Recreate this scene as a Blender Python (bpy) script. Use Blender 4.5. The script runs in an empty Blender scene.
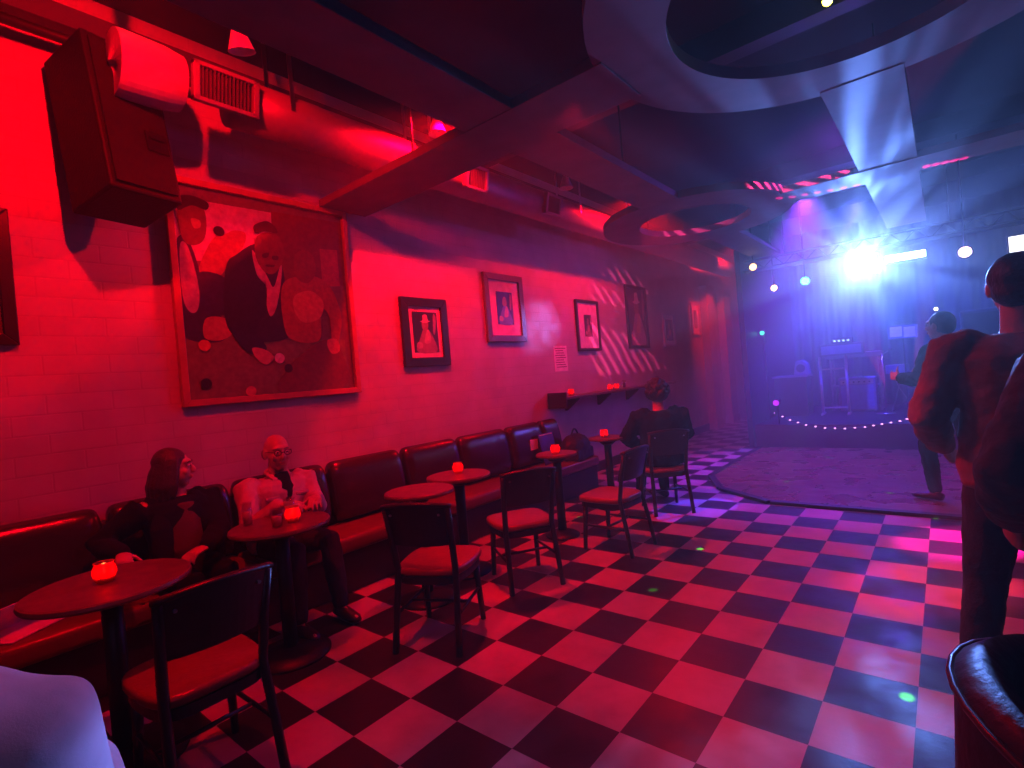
import bpy, bmesh, math, random
from mathutils import Vector as V, Matrix as M, Euler, noise
random.seed(7)
PI = math.pi
sc = bpy.context.scene
COL = sc.collection

# ------------------------------------------------------------------ camera
CAMP = V((3.947, 0.0, 1.436))
yaw, pitch, roll, FPX = 0.690003, -0.010034, -0.084545, 525.64
fw = V((-math.sin(yaw)*math.cos(pitch), math.cos(yaw)*math.cos(pitch), math.sin(pitch)))
r0 = V((math.cos(yaw), math.sin(yaw), 0)); u0 = r0.cross(fw)
rt = r0*math.cos(roll) + u0*math.sin(roll); up = -r0*math.sin(roll) + u0*math.cos(roll)
cam = bpy.data.objects.new('camera', bpy.data.cameras.new('camera')); COL.objects.link(cam)
cam.matrix_world = M.Translation(CAMP) @ M((rt, up, -fw)).transposed().to_4x4()
cam.data.sensor_width = 36; cam.data.lens = FPX/1024*36; cam.data.clip_start = .05
sc.camera = cam

def ray(x, y): return fw*FPX + rt*(x-512) - up*(y-384)
def on_x(x, y, X=0.0):                      # measured point -> place on a plane of the room
    d = ray(x, y); return CAMP + d*((X-CAMP.x)/d.x)
def on_y(x, y, Y):
    d = ray(x, y); return CAMP + d*((Y-CAMP.y)/d.y)

# ------------------------------------------------------------------ world: a dark room filled with thin stage haze
HAZE = (.010, .12)      # clear near the bar, thick at the stage
w = bpy.data.worlds.new('world'); sc.world = w; w.use_nodes = True
nt = w.node_tree; nt.nodes['Background'].inputs[0].default_value = (.0, .0, .0, 1)
vs = nt.nodes.new('ShaderNodeVolumeScatter'); vs.inputs['Color'].default_value = (1, 1, 1, 1)
vs.inputs['Anisotropy'].default_value = .55
gp = nt.nodes.new('ShaderNodeNewGeometry'); sx = nt.nodes.new('ShaderNodeSeparateXYZ'); hm = nt.nodes.new('ShaderNodeMapRange')
hm.interpolation_type = 'SMOOTHSTEP'; hm.inputs[1].default_value = 3.5; hm.inputs[2].default_value = 9.5; hm.inputs[3].default_value, hm.inputs[4].default_value = HAZE
nt.links.new(gp.outputs['Position'], sx.inputs[0]); nt.links.new(sx.outputs['Y'], hm.inputs[0]); nt.links.new(hm.outputs[0], vs.inputs['Density'])
w.cycles.volume_step_size = .6
nt.links.new(vs.outputs[0], nt.nodes['World Output'].inputs['Volume'])
vsn = sc.view_settings
sc.display_settings.display_device = 'sRGB'
vsn.view_transform = 'Standard'; vsn.look = 'None'; vsn.gamma = 1; vsn.use_curve_mapping = False
vsn.exposure = -0.12
cy = sc.cycles
cy.use_denoising = True
cy.volume_bounces = 0; cy.max_bounces = 6; cy.diffuse_bounces = 4; cy.sample_clamp_indirect = 4
cy.caustics_reflective = False; cy.caustics_refractive = False
sc.render.film_transparent = False

def spot(name, loc, aim, color, energy, angle=90, blend=.5, radius=.05):
    l = bpy.data.lights.new(name, 'SPOT'); l.color = color; l.energy = energy
    l.spot_size = math.radians(angle); l.spot_blend = blend; l.shadow_soft_size = radius
    o = bpy.data.objects.new(name, l); COL.objects.link(o); o.location = loc
    o.rotation_euler = (V(aim)-V(loc)).to_track_quat('-Z', 'Y').to_euler()
    return o
def point(name, loc, color, energy, radius=.05):
    l = bpy.data.lights.new(name, 'POINT'); l.color = color; l.energy = energy; l.shadow_soft_size = radius
    o = bpy.data.objects.new(name, l); COL.objects.link(o); o.location = loc
    return o
def area(name, loc, aim, color, energy, sx, sy):
    l = bpy.data.lights.new(name, 'AREA'); l.shape = 'RECTANGLE'; l.size = sx; l.size_y = sy
    l.color = color; l.energy = energy
    o = bpy.data.objects.new(name, l); COL.objects.link(o); o.location = loc
    o.rotation_euler = (V(aim)-V(loc)).to_track_quat('-Z', 'Y').to_euler()
    return o
RED = (1, .0, .006)
# first four: red flood heads between the duct and the ceiling rafters
spot('red_flood_light', (1.65, .8, 3.50), (.1, .9, 1.6), RED, 300, 150, .3, .03)
spot('red_flood_light', (.96, 3.1, 3.60), (.6, 3.1, .6), RED, 520, 150, .3, .04)
spot('red_flood_light', (1.10, 6.3, 3.62), (.3, 6.2, 1.0), RED, 280, 140, .4, .04)
spot('red_flood_light', (1.1, 10.6, 3.7), (.1, 12.0, 2.4), RED, 420, 90, .5, .05)
spot('red_flood_light', (2.4, 2.6, 2.93), (2.45, 2.5, 0), RED, 95, 132, .8, .08)  # added red fill for the floor, under the crossing beam
# blue white effect light of the stage truss, sends its beams through the haze
def gobo(l, sc_=55, lo=.42, hi=.72, floor_=.35, top=1.8):
    l.use_nodes = True; t = l.node_tree; em = t.nodes['Emission']
    tc = t.nodes.new('ShaderNodeTexCoord'); no = t.nodes.new('ShaderNodeTexNoise')
    no.inputs['Scale'].default_value = sc_; no.inputs['Detail'].default_value = 1.0
    mr = t.nodes.new('ShaderNodeMapRange'); mr.inputs[1].default_value = lo; mr.inputs[2].default_value = hi
    mr.inputs[3].default_value = floor_; mr.inputs[4].default_value = top
    t.links.new(tc.outputs['Normal'], no.inputs['Vector']); t.links.new(no.outputs['Fac'], mr.inputs[0])
    t.links.new(mr.outputs[0], em.inputs['Strength'])
LX = V((3.14, 9.05, 2.62))
s = spot('stage_effect_light', LX + V((0, -.2, 0)), (3.5, 2.0, 1.9), (.12, .04, 1.0), 110, 165, .5, .05)
gobo(s.data)
s = spot('stage_effect_light', LX + V((0, -.2, 0)), (4.0, .0, 1.65), (.14, .29, 1.0), 3200, 38, 1, .03); gobo(s.data, 30, .45, .65, .4, 2.4)
spot('stage_wash_blue', (3.0, 9.6, 3.7), (2.9, 10.9, .4), (.05, .04, 1), 1500, 110, .6, .1)
spot('stage_wash_violet', (2.6, 8.3, 3.7), (2.5, 7.2, 0), (.25, .03, 1), 1900, 62, .7, .1)
spot('purple_wash', (3.4, 6.3, 3.7), (1.6, 5.2, .3), (.30, .02, 1), 60, 130, .8, .15)
spot('violet_sweater_fill', (4.6, -1.6, 2.6), (2.62, .12, .85), (.42, .27, .72), 28, 26, .6, .2)  # added violet fill that brightens the sweater at the lower left
spot('purple_wash', (5.0, 3.2, 3.7), (3.6, 3.6, .0), (.5, .03, .8), 28, 110, .8, .15)
spot('blue_patch_light', (3.2, 8.6, 3.4), (1.95, 5.1, 0), (.08, .05, 1), 4000, 8, .15, .02)
spot('magenta_reflection_spot', (5.2, 7.2, 2.7), (3.98, 4.9, 0), (1, .01, .35), 3600, 12, .5, .02)  # this and the next two: added spots imitating neon reflections on the floor
spot('red_reflection_spot', (5.3, 6.2, 2.7), (3.8, 3.9, 0), (1, .03, .03), 1300, 14, .7, .02)
spot('green_reflection_spot', (5.3, 5.4, 2.7), (3.72, 3.0, 0), (.05, .8, .2), 45, 16, .7, .02)
for i in range(7):  # added spot rows stand in for mirrored reflections on the far beam
    f = i/6; spot('added_magenta_spot', (3.3, 8.8, .9), (2.78+.62*f, 5.80+.22*f, 2.99), (1, .01, .25), 2500, .9, .3, .001)
for i in range(5):
    f = i/4; spot('added_magenta_spot', (3.6, 8.8, .9), (3.92+.25*f, 5.98+.05*f, 2.98), (1, .01, .25), 2500, .9, .3, .001)
s = spot('striped_pink_light', (4.6, 4.2, 3.6), (0, 7.9, 1.85), (1, .04, .22), 1800, 24, .35, .005)
s.data.use_nodes = True; t_ = s.data.node_tree; tc_ = t_.nodes.new('ShaderNodeTexCoord'); wv = t_.nodes.new('ShaderNodeTexWave')
wv.inputs['Scale'].default_value = 14; wv.bands_direction = 'DIAGONAL'; wv.inputs['Distortion'].default_value = 1.6
mp_ = t_.nodes.new('ShaderNodeMapRange'); mp_.inputs[1].default_value = .55; mp_.inputs[2].default_value = .8; mp_.inputs[4].default_value = 1.6
t_.links.new(tc_.outputs['Normal'], wv.inputs['Vector']); t_.links.new(wv.outputs['Fac'], mp_.inputs[0]); t_.links.new(mp_.outputs[0], t_.nodes['Emission'].inputs['Strength'])
s = spot('pale_blue_beam', LX+V((-.1, -.3, 0)), (0, 5.45, 2.08), (.30, .24, 1), 1000, 10, 1, .05); gobo(s.data, 45, .3, .7, .0, 1.6)
point('house_fill', (5.0, -1.6, 2.6), (.45, .06, .5), 2.5, .4)

# ------------------------------------------------------------------ materials
MATS = {}
def mat(name, col, rough=.6, metal=0, noise_amt=.12, nscale=14, bump=.0, bscale=60, spec=.5, emis=None, estr=0, coat=0, sheen=0):
    if name in MATS: return MATS[name]
    m = bpy.data.materials.new(name); m.use_nodes = True; t = m.node_tree; b = t.nodes['Principled BSDF']
    b.inputs['Roughness'].default_value = rough; b.inputs['Metallic'].default_value = metal
    b.inputs['Specular IOR Level'].default_value = spec; b.inputs['Coat Weight'].default_value = coat
    b.inputs['Sheen Weight'].default_value = sheen
    tc = t.nodes.new('ShaderNodeTexCoord')
    n = t.nodes.new('ShaderNodeTexNoise'); n.inputs['Scale'].default_value = nscale; n.inputs['Detail'].default_value = 4
    t.links.new(tc.outputs['Object'], n.inputs['Vector'])
    cr = t.nodes.new('ShaderNodeValToRGB'); c = V(col)
    cr.color_ramp.elements[0].position = .3; cr.color_ramp.elements[1].position = .7
    cr.color_ramp.elements[0].color = (*(c*(1-noise_amt)), 1); cr.color_ramp.elements[1].color = (*[min(1, v*(1+noise_amt)) for v in c], 1)
    t.links.new(n.outputs['Fac'], cr.inputs[0]); t.links.new(cr.outputs[0], b.inputs['Base Color'])
    if bump:
        n2 = t.nodes.new('ShaderNodeTexNoise'); n2.inputs['Scale'].default_value = bscale; n2.inputs['Detail'].default_value = 5
        t.links.new(tc.outputs['Object'], n2.inputs['Vector'])
        bp = t.nodes.new('ShaderNodeBump'); bp.inputs['Strength'].default_value = bump; bp.inputs['Distance'].default_value = .01
        t.links.new(n2.outputs['Fac'], bp.inputs['Height']); t.links.new(bp.outputs[0], b.inputs['Normal'])
    if emis:
        b.inputs['Emission Color'].default_value = (*emis, 1); b.inputs['Emission Strength'].default_value = estr
    MATS[name] = m; return m

def brick_mat():
    m = bpy.data.materials.new('painted_brick'); m.use_nodes = True; t = m.node_tree; b = t.nodes['Principled BSDF']
    tc = t.nodes.new('ShaderNodeTexCoord'); sp = t.nodes.new('ShaderNodeSeparateXYZ'); cb = t.nodes.new('ShaderNodeCombineXYZ')
    t.links.new(tc.outputs['Object'], sp.inputs[0]); t.links.new(sp.outputs[1], cb.inputs[0]); t.links.new(sp.outputs[2], cb.inputs[1])
    br = t.nodes.new('ShaderNodeTexBrick'); br.inputs['Scale'].default_value = 1
    br.inputs['Brick Width'].default_value = .31; br.inputs['Row Height'].default_value = .112
    br.inputs['Mortar Size'].default_value = .006; br.inputs['Mortar Smooth'].default_value = .6
    br.inputs['Color1'].default_value = (.60, .56, .53, 1); br.inputs['Color2'].default_value = (.57, .53, .505, 1)
    br.inputs['Mortar'].default_value = (.53, .49, .465, 1)
    t.links.new(cb.outputs[0], br.inputs['Vector'])
    n = t.nodes.new('ShaderNodeTexNoise'); n.inputs['Scale'].default_value = 3; n.inputs['Detail'].default_value = 6
    t.links.new(tc.outputs['Object'], n.inputs['Vector'])
    mx = t.nodes.new('ShaderNodeMix'); mx.data_type = 'RGBA'; mx.blend_type = 'MULTIPLY'; mx.inputs[0].default_value = .45
    t.links.new(br.outputs['Color'], mx.inputs[6]); t.links.new(n.outputs['Fac'], mx.inputs[7])
    t.links.new(mx.outputs[2], b.inputs['Base Color'])
    n2 = t.nodes.new('ShaderNodeTexNoise'); n2.inputs['Scale'].default_value = 40; n2.inputs['Detail'].default_value = 5
    t.links.new(tc.outputs['Object'], n2.inputs['Vector'])
    mt = t.nodes.new('ShaderNodeMath'); mt.operation = 'MULTIPLY_ADD'; mt.inputs[1].default_value = -1.0
    t.links.new(br.outputs['Fac'], mt.inputs[0])
    ms = t.nodes.new('ShaderNodeMath'); ms.operation = 'MULTIPLY'; ms.inputs[1].default_value = .25
    t.links.new(n2.outputs['Fac'], ms.inputs[0]); t.links.new(ms.outputs[0], mt.inputs[2])
    bp = t.nodes.new('ShaderNodeBump'); bp.inputs['Strength'].default_value = .22; bp.inputs['Distance'].default_value = .006
    t.links.new(mt.outputs[0], bp.inputs['Height']); t.links.new(bp.outputs[0], b.inputs['Normal'])
    b.inputs['Roughness'].default_value = .5
    return m
def checker_mat():
    m = bpy.data.materials.new('checkered_tile'); m.use_nodes = True; t = m.node_tree; b = t.nodes['Principled BSDF']
    tc = t.nodes.new('ShaderNodeTexCoord'); mp = t.nodes.new('ShaderNodeMapping')
    mp.inputs['Location'].default_value = (-2.255/.305 + 40, -2.102/.305 + 40, .5); mp.inputs['Scale'].default_value = (1/.305, 1/.305, 1)
    t.links.new(tc.outputs['Object'], mp.inputs[0])
    ck = t.nodes.new('ShaderNodeTexChecker'); ck.inputs['Scale'].default_value = 1
    ck.inputs['Color1'].default_value = (.014, .012, .016, 1); ck.inputs['Color2'].default_value = (.40, .375, .36, 1)
    t.links.new(mp.outputs[0], ck.inputs['Vector'])
    n = t.nodes.new('ShaderNodeTexNoise'); n.inputs['Scale'].default_value = 5; n.inputs['Detail'].default_value = 7; n.inputs['Roughness'].default_value = .65
    t.links.new(tc.outputs['Object'], n.inputs['Vector'])
    mr = t.nodes.new('ShaderNodeMapRange'); mr.inputs[1].default_value = .25; mr.inputs[2].default_value = .75; mr.inputs[3].default_value = .7; mr.inputs[4].default_value = 1.1
    t.links.new(n.outputs['Fac'], mr.inputs[0])
    mx = t.nodes.new('ShaderNodeMix'); mx.data_type = 'RGBA'; mx.blend_type = 'MULTIPLY'; mx.inputs[0].default_value = 1
    t.links.new(ck.outputs['Color'], mx.inputs[6]); t.links.new(mr.outputs[0], mx.inputs[7]); t.links.new(mx.outputs[2], b.inputs['Base Color'])
    m2 = t.nodes.new('ShaderNodeMapRange'); m2.inputs[1].default_value = .3; m2.inputs[2].default_value = .7; m2.inputs[3].default_value = .30; m2.inputs[4].default_value = .5
    t.links.new(n.outputs['Fac'], m2.inputs[0]); t.links.new(m2.outputs[0], b.inputs['Roughness'])
    n3 = t.nodes.new('ShaderNodeTexNoise'); n3.inputs['Scale'].default_value = 70; t.links.new(tc.outputs['Object'], n3.inputs['Vector'])
    bp = t.nodes.new('ShaderNodeBump'); bp.inputs['Strength'].default_value = .12; bp.inputs['Distance'].default_value = .004
    t.links.new(n3.outputs['Fac'], bp.inputs['Height']); t.links.new(bp.outputs[0], b.inputs['Normal'])
    return m
def parquet_mat():
    m = bpy.data.materials.new('dance_floor_wood'); m.use_nodes = True; t = m.node_tree; b = t.nodes['Principled BSDF']
    tc = t.nodes.new('ShaderNodeTexCoord')
    br = t.nodes.new('ShaderNodeTexBrick'); br.inputs['Scale'].default_value = 1; br.inputs['Brick Width'].default_value = .6; br.inputs['Row Height'].default_value = .09
    br.inputs['Mortar Size'].default_value = .0015
    br.inputs['Color1'].default_value = (.16, .085, .05, 1); br.inputs['Color2'].default_value = (.11, .06, .04, 1); br.inputs['Mortar'].default_value = (.03, .02, .015, 1)
    t.links.new(tc.outputs['Object'], br.inputs['Vector']); t.links.new(br.outputs['Color'], b.inputs['Base Color'])
    n = t.nodes.new('ShaderNodeTexNoise'); n.inputs['Scale'].default_value = 4; n.inputs['Detail'].default_value = 6
    t.links.new(tc.outputs['Object'], n.inputs['Vector'])
    m2 = t.nodes.new('ShaderNodeMapRange'); m2.inputs[1].default_value = .3; m2.inputs[2].default_value = .7; m2.inputs[3].default_value = .2; m2.inputs[4].default_value = .42
    t.links.new(n.outputs['Fac'], m2.inputs[0]); t.links.new(m2.outputs[0], b.inputs['Roughness'])
    return m
BRICK = brick_mat(); CHECK = checker_mat(); PARQ = parquet_mat()
DARKC = mat('dark_ceiling', (.009, .009, .014), .9, nscale=3, noise_amt=.4)
PANEL = mat('grey_painted_panel', (.145, .125, .135), .65, nscale=5)
PLAIN = mat('dark_plaster', (.06, .055, .07), .8, nscale=4, bump=.2)
BLACKP = mat('black_paint', (.012, .011, .013), .45, nscale=8)
VINYL = mat('oxblood_vinyl', (.030, .006, .010), .22, nscale=7, bump=.25, bscale=25, spec=.6)
VINYLS = mat('red_seat_vinyl', (.22, .022, .028), .3, nscale=7, bump=.2, bscale=40)
WOOD = mat('dark_stained_wood', (.014, .007, .007), .35, nscale=20, noise_amt=.3, bump=.1, spec=.5)
TTOP = mat('table_laminate', (.13, .05, .045), .35, nscale=16, noise_amt=.25)
IRON = mat('black_iron', (.012, .012, .013), .45, metal=.4)
STEEL = mat('brushed_steel', (.55, .55, .57), .3, metal=1)
DUCTM = mat('galvanised_duct', (.24, .23, .24), .5, metal=.35, nscale=5)
WHITEP = mat('white_enamel', (.7, .7, .7), .4)
FRAME = mat('black_frame', (.02, .014, .014), .3)
MATB = mat('white_mat_board', (.75, .72, .7), .7)
PAPER = mat('white_paper', (.8, .78, .75), .7)
GLOSS = mat('black_gloss', (.01, .01, .012), .12)
def glass_mat(name, col, rough=.03):
    m = bpy.data.materials.new(name); m.use_nodes = True; b = m.node_tree.nodes['Principled BSDF']
    b.inputs['Base Color'].default_value = (*col, 1); b.inputs['Transmission Weight'].default_value = 1
    b.inputs['Roughness'].default_value = rough; b.inputs['IOR'].default_value = 1.3
    MATS[name] = m; return m
def clear_mat():
    m = bpy.data.materials.new('clear_glass'); m.use_nodes = True; t = m.node_tree; t.nodes.remove(t.nodes['Principled BSDF'])
    tp = t.nodes.new('ShaderNodeBsdfTransparent'); tp.inputs[0].default_value = (.93, .93, .93, 1); gl = t.nodes.new('ShaderNodeBsdfGlossy'); gl.inputs['Roughness'].default_value = .08
    mx = t.nodes.new('ShaderNodeMixShader'); mx.inputs[0].default_value = .14
    t.links.new(tp.outputs[0], mx.inputs[1]); t.links.new(gl.outputs[0], mx.inputs[2])
    t.links.new(mx.outputs[0], t.nodes['Material Output'].inputs[0]); return m
CLEAR = clear_mat()
def votive_mat():
    m = bpy.data.materials.new('red_votive_glass'); m.use_nodes = True; t = m.node_tree
    t.nodes.remove(t.nodes['Principled BSDF'])
    tr = t.nodes.new('ShaderNodeBsdfTranslucent'); tr.inputs[0].default_value = (.95, .03, .03, 1)
    tp = t.nodes.new('ShaderNodeBsdfTransparent'); tp.inputs[0].default_value = (.9, .05, .03, 1)
    gl = t.nodes.new('ShaderNodeBsdfGlossy'); gl.inputs['Roughness'].default_value = .1
    n = t.nodes.new('ShaderNodeTexNoise'); n.inputs['Scale'].default_value = 30
    m1 = t.nodes.new('ShaderNodeMixShader'); m2 = t.nodes.new('ShaderNodeMixShader')
    mr = t.nodes.new('ShaderNodeMapRange'); mr.inputs[3].default_value = .2; mr.inputs[4].default_value = .55
    t.links.new(n.outputs['Fac'], mr.inputs[0]); t.links.new(mr.outputs[0], m1.inputs[0])
    t.links.new(tr.outputs[0], m1.inputs[1]); t.links.new(tp.outputs[0], m1.inputs[2])
    m2.inputs[0].default_value = .08; t.links.new(m1.outputs[0], m2.inputs[1]); t.links.new(gl.outputs[0], m2.inputs[2])
    t.links.new(m2.outputs[0], t.nodes['Material Output'].inputs[0]); return m
VOTIVE = votive_mat()
def emit(name, col, s): return mat(name, (.02, .02, .02), .5, emis=col, estr=s)

# ------------------------------------------------------------------ mesh helpers
class B:
    def __init__(s): s.bm = bmesh.new(); s.mi = 0
    def _m(s, fs):
        for f in fs: f.material_index = s.mi
    def box(s, lo, hi, rot=None, piv=None, bev=0):
        vs_ = []
        for x in (lo[0], hi[0]):
            for y in (lo[1], hi[1]):
                for z in (lo[2], hi[2]):
                    p = V((x, y, z))
                    if rot is not None: p = rot @ (p-V(piv)) + V(piv)
                    vs_.append(s.bm.verts.new(p))
        fs = [s.bm.faces.new([vs_[i] for i in q]) for q in ((0, 1, 3, 2), (4, 6, 7, 5), (0, 4, 5, 1), (2, 3, 7, 6), (0, 2, 6, 4), (1, 5, 7, 3))]
        s._m(fs)
        if bev:
            es = list({e for f in fs for e in f.edges})
            r = bmesh.ops.bevel(s.bm, geom=es, offset=bev, segments=3, affect='EDGES', profile=.6)
            s._m(r['faces'])
        return s
    def loft(s, secs, xdir=(1, 0, 0), n=16, cap=True):
        """secs: (centre, rx, ry) rings; rx along xdir, ry across"""
        rings = []; P = [V(q[0]) for q in secs]
        for i, q in enumerate(secs):
            t = (P[min(i+1, len(P)-1)] - P[max(i-1, 0)])
            if t.length < 1e-9: t = V((0, 0, 1))
            t.normalize()
            xd = V(q[3]) if len(q) > 3 else V(xdir)
            a = xd - t*xd.dot(t)
            if a.length < 1e-4: a = t.orthogonal()
            a.normalize(); b = t.cross(a)
            rings.append([s.bm.verts.new(P[i] + a*q[1]*math.cos(2*PI*k/n) + b*q[2]*math.sin(2*PI*k/n)) for k in range(n)])
        fs = []
        for A, Bq in zip(rings, rings[1:]):
            for k in range(n): fs.append(s.bm.faces.new((A[k], A[(k+1) % n], Bq[(k+1) % n], Bq[k])))
        if cap:
            fs.append(s.bm.faces.new(rings[0][::-1])); fs.append(s.bm.faces.new(rings[-1]))
        s._m(fs); return s
    def limb(s, pts, rads, n=12, flat=1.0, xdir=(1, 0, 0)):
        """rounded tube with hemispherical ends"""
        P = [V(p) for p in pts]; secs = []
        t0 = (P[0]-P[1]).normalized(); t1 = (P[-1]-P[-2]).normalized()
        for k in (0, 1, 2): a = PI/2*(1-k/3); secs.append((P[0]+t0*rads[0]*math.sin(a)*.98, max(1e-4, rads[0]*math.cos(a)), max(1e-4, rads[0]*flat*math.cos(a))))
        for p, r in zip(P, rads): secs.append((p, r, r*flat))
        for k in (2, 1, 0): a = PI/2*(1-k/3); secs.append((P[-1]+t1*rads[-1]*math.sin(a)*.98, max(1e-4, rads[-1]*math.cos(a)), max(1e-4, rads[-1]*flat*math.cos(a))))
        return s.loft(secs, xdir, n)
    def cyl(s, p0, p1, r0, r1=None, n=20):
        r1 = r0 if r1 is None else r1
        return s.loft([(p0, r0, r0), (p1, r1, r1)], (1, 0, 0) if abs((V(p1)-V(p0)).normalized().x) < .9 else (0, 1, 0), n)
    def tube(s, pts, r, n=8, closed=False):
        P = [V(p) for p in pts]
        secs = [(p, r, r) for p in P]
        x = (0, 0, 1) if max(abs((P[-1]-P[0]).z), 0) < .7*max((P[-1]-P[0]).length, 1e-6) else (1, 0, 0)
        if closed: secs.append((P[0], r, r)); return s.loft(secs, x, n, cap=False)
        return s.loft(secs, x, n)
    def lathe(s, prof, c=(0, 0, 0), n=32):
        c = V(c); rings = []
        for r, z in prof:
            rings.append([s.bm.verts.new(c+V((r*math.cos(2*PI*k/n), r*math.sin(2*PI*k/n), z))) for k in range(n)] if r > 1e-5 else [s.bm.verts.new(c+V((0, 0, z)))])
        fs = []
        for A, Q in zip(rings, rings[1:]):
            for k in range(n):
                a = [A[k % len(A)], A[(k+1) % len(A)]]; b = [Q[(k+1) % len(Q)], Q[k % len(Q)]]
                u = []
                for v in a+b:
                    if v not in u: u.append(v)
                if len(u) > 2: fs.append(s.bm.faces.new(u))
        for R_ in (rings[0], rings[-1]):
            if len(R_) > 1: fs.append(s.bm.faces.new(R_))
        s._m(fs); return s
    def ell(s, c, r, rot=None, seg=20):
        m = M.Translation(V(c)) @ (rot.to_4x4() if rot is not None else M.Identity(4)) @ M.Diagonal((*r, 1))
        q = bmesh.ops.create_uvsphere(s.bm, u_segments=seg, v_segments=max(8, seg*2//3), radius=1, matrix=m)
        s._m({f for v in q['verts'] for f in v.link_faces}); return s
    def prism(s, poly, axis, a, b):
        """extrude a 2-D polygon along axis 'x','y' or 'z' from a to b"""
        def P3(p, d): return {'x': (d, p[0], p[1]), 'y': (p[0], d, p[1]), 'z': (p[0], p[1], d)}[axis]
        A = [s.bm.verts.new(P3(p, a)) for p in poly]; Q = [s.bm.verts.new(P3(p, b)) for p in poly]; n = len(poly)
        fs = [s.bm.faces.new(A[::-1]), s.bm.faces.new(Q)] + [s.bm.faces.new((A[k], A[(k+1) % n], Q[(k+1) % n], Q[k])) for k in range(n)]
        s._m(fs); return s
    def build(s, name, mats, parent=None, smooth=False, bevel=0, remesh=0, disp=0, sub=0):
        bmesh.ops.recalc_face_normals(s.bm, faces=s.bm.faces)
        me = bpy.data.meshes.new(name); s.bm.to_mesh(me); s.bm.free()
        for m in (mats if isinstance(mats, (list, tuple)) else [mats]): me.materials.append(m)
        o = bpy.data.objects.new(name, me); COL.objects.link(o)
        if parent: o.parent = parent
        if smooth:
            for p in me.polygons: p.use_smooth = True
        if bevel:
            b = o.modifiers.new('bevel', 'BEVEL'); b.width = bevel; b.segments = 2; b.limit_method = 'ANGLE'
        if remesh:
            r = o.modifiers.new('remesh', 'REMESH'); r.mode = 'VOXEL'; r.voxel_size = remesh; r.use_smooth_shade = True
            sm = o.modifiers.new('smooth', 'SMOOTH'); sm.factor = .5; sm.iterations = 3
        if disp:
            tx = bpy.data.textures.get('folds') or bpy.data.textures.new('folds', 'CLOUDS'); tx.noise_scale = .07; tx.noise_depth = 2
            d = o.modifiers.new('folds', 'DISPLACE'); d.texture = tx; d.strength = disp; d.mid_level = .5; d.texture_coords = 'LOCAL'
        return o
def tag(o, label, cat, group=None):
    o['label'] = label; o['category'] = cat
    if group: o['group'] = group
    return o
def thing(name, label, cat, loc=(0, 0, 0), rz=0, group=None):
    o = bpy.data.objects.new(name, None); COL.objects.link(o); o.location = loc; o.rotation_euler = (0, 0, rz)
    return tag(o, label, cat, group)
def struct(o): o['kind'] = 'structure'; return o
def dup(root, loc, rz, label):
    r = root.copy(); COL.objects.link(r); r.location = loc; r.rotation_euler = (0, 0, rz); r['label'] = label
    for ch in list(root.children):
        c = ch.copy(); COL.objects.link(c); c.parent = r
        for g in ch.children:
            d = g.copy(); COL.objects.link(d); d.parent = c
    return r
def lab(o, l): o['label'] = l; return o
def circ(cx, cy_, r, a0=0, a1=2*PI, n=48): return [(cx+r*math.cos(a0+(a1-a0)*k/n), cy_+r*math.sin(a0+(a1-a0)*k/n)) for k in range(n + (0 if abs(a1-a0-2*PI) < 1e-6 else 1))]

# ------------------------------------------------------------------ the room
XR, YN, YF, H = 6.4, -3.0, 14.6, 4.0
struct(B().box((-.2, YN, -.1), (XR+.2, YF, 0)).build('floor', CHECK))
struct(B().box((-.2, YN, H), (XR+.2, YF, H+.1)).build('ceiling', DARKC))
struct(B().box((-.2, YN, 0), (0, YF, H)).build('wall_left', BRICK))
struct(B().box((XR, YN, 0), (XR+.2, YF, H)).build('wall_right', PLAIN))
struct(B().box((-.2, YF, 0), (XR+.2, YF+.2, H)).build('wall_far', PLAIN))
struct(B().box((-.2, YN-.2, 0), (XR+.2, YN, H)).build('wall_near', PLAIN))
struct(B().box((0, 5.62, 0), (.022, 11.2, .14)).box((0, YN, 0), (.022, .1, .14)).build('baseboard_left', BLACKP, bevel=.004))
# side wall of the stage
struct(B().box((1.42, 8.95, 0), (1.5, YF, H)).build('wall_stage', BLACKP))
# pilasters far along the wall
for i, (a, b) in enumerate(((11.25, 11.65), (12.35, 12.8))):
    struct(B().box((0, a, 0), (.16, b, 3.05)).box((0, a-.03, 2.93), (.19, b+.03, 3.05)).box((0, a-.02, 0), (.18, b+.02, .18)).build('trim_%d' % (i+1), PLAIN if 0 else mat('pale_plaster', (.42, .38, .37), .7), bevel=.006))
# dark rafters under the roof and wall ledge
for k, y in enumerate((-.6, 4.3, 7.9, 10.2)):
    struct(B().box((0, y, 3.78), (XR, y+.16, H)).build('trim_%d' % (k+3), BLACKP))
struct(B().box((0, YN, 3.72), (.10, 8.9, 3.84)).build('trim_7', PLAIN))
# dance floor with its dark edge trim
DF = [(1.64, 8.9), (1.64, 6.6), (1.95, 5.98), (2.55, 5.55), (6.38, 5.5), (6.38, 8.9)]
d = B().prism(DF, 'z', .0, .022).build('dance_floor', PARQ); tag(d, 'low glossy wooden dance floor with a cut corner in front of the stage', 'dance floor')
e = B()
for a, b in zip(DF[:5], DF[1:5]):
    a = V((*a, .016)); b = V((*b, .016)); n_ = (b-a).cross(V((0, 0, 1))).normalized()*-1
    q = [a, b, b-n_*.07, a-n_*.07]
    e.prism([(p.x, p.y) for p in q], 'z', .0, .030)
e.build('edge_trim', BLACKP, d)

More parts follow.
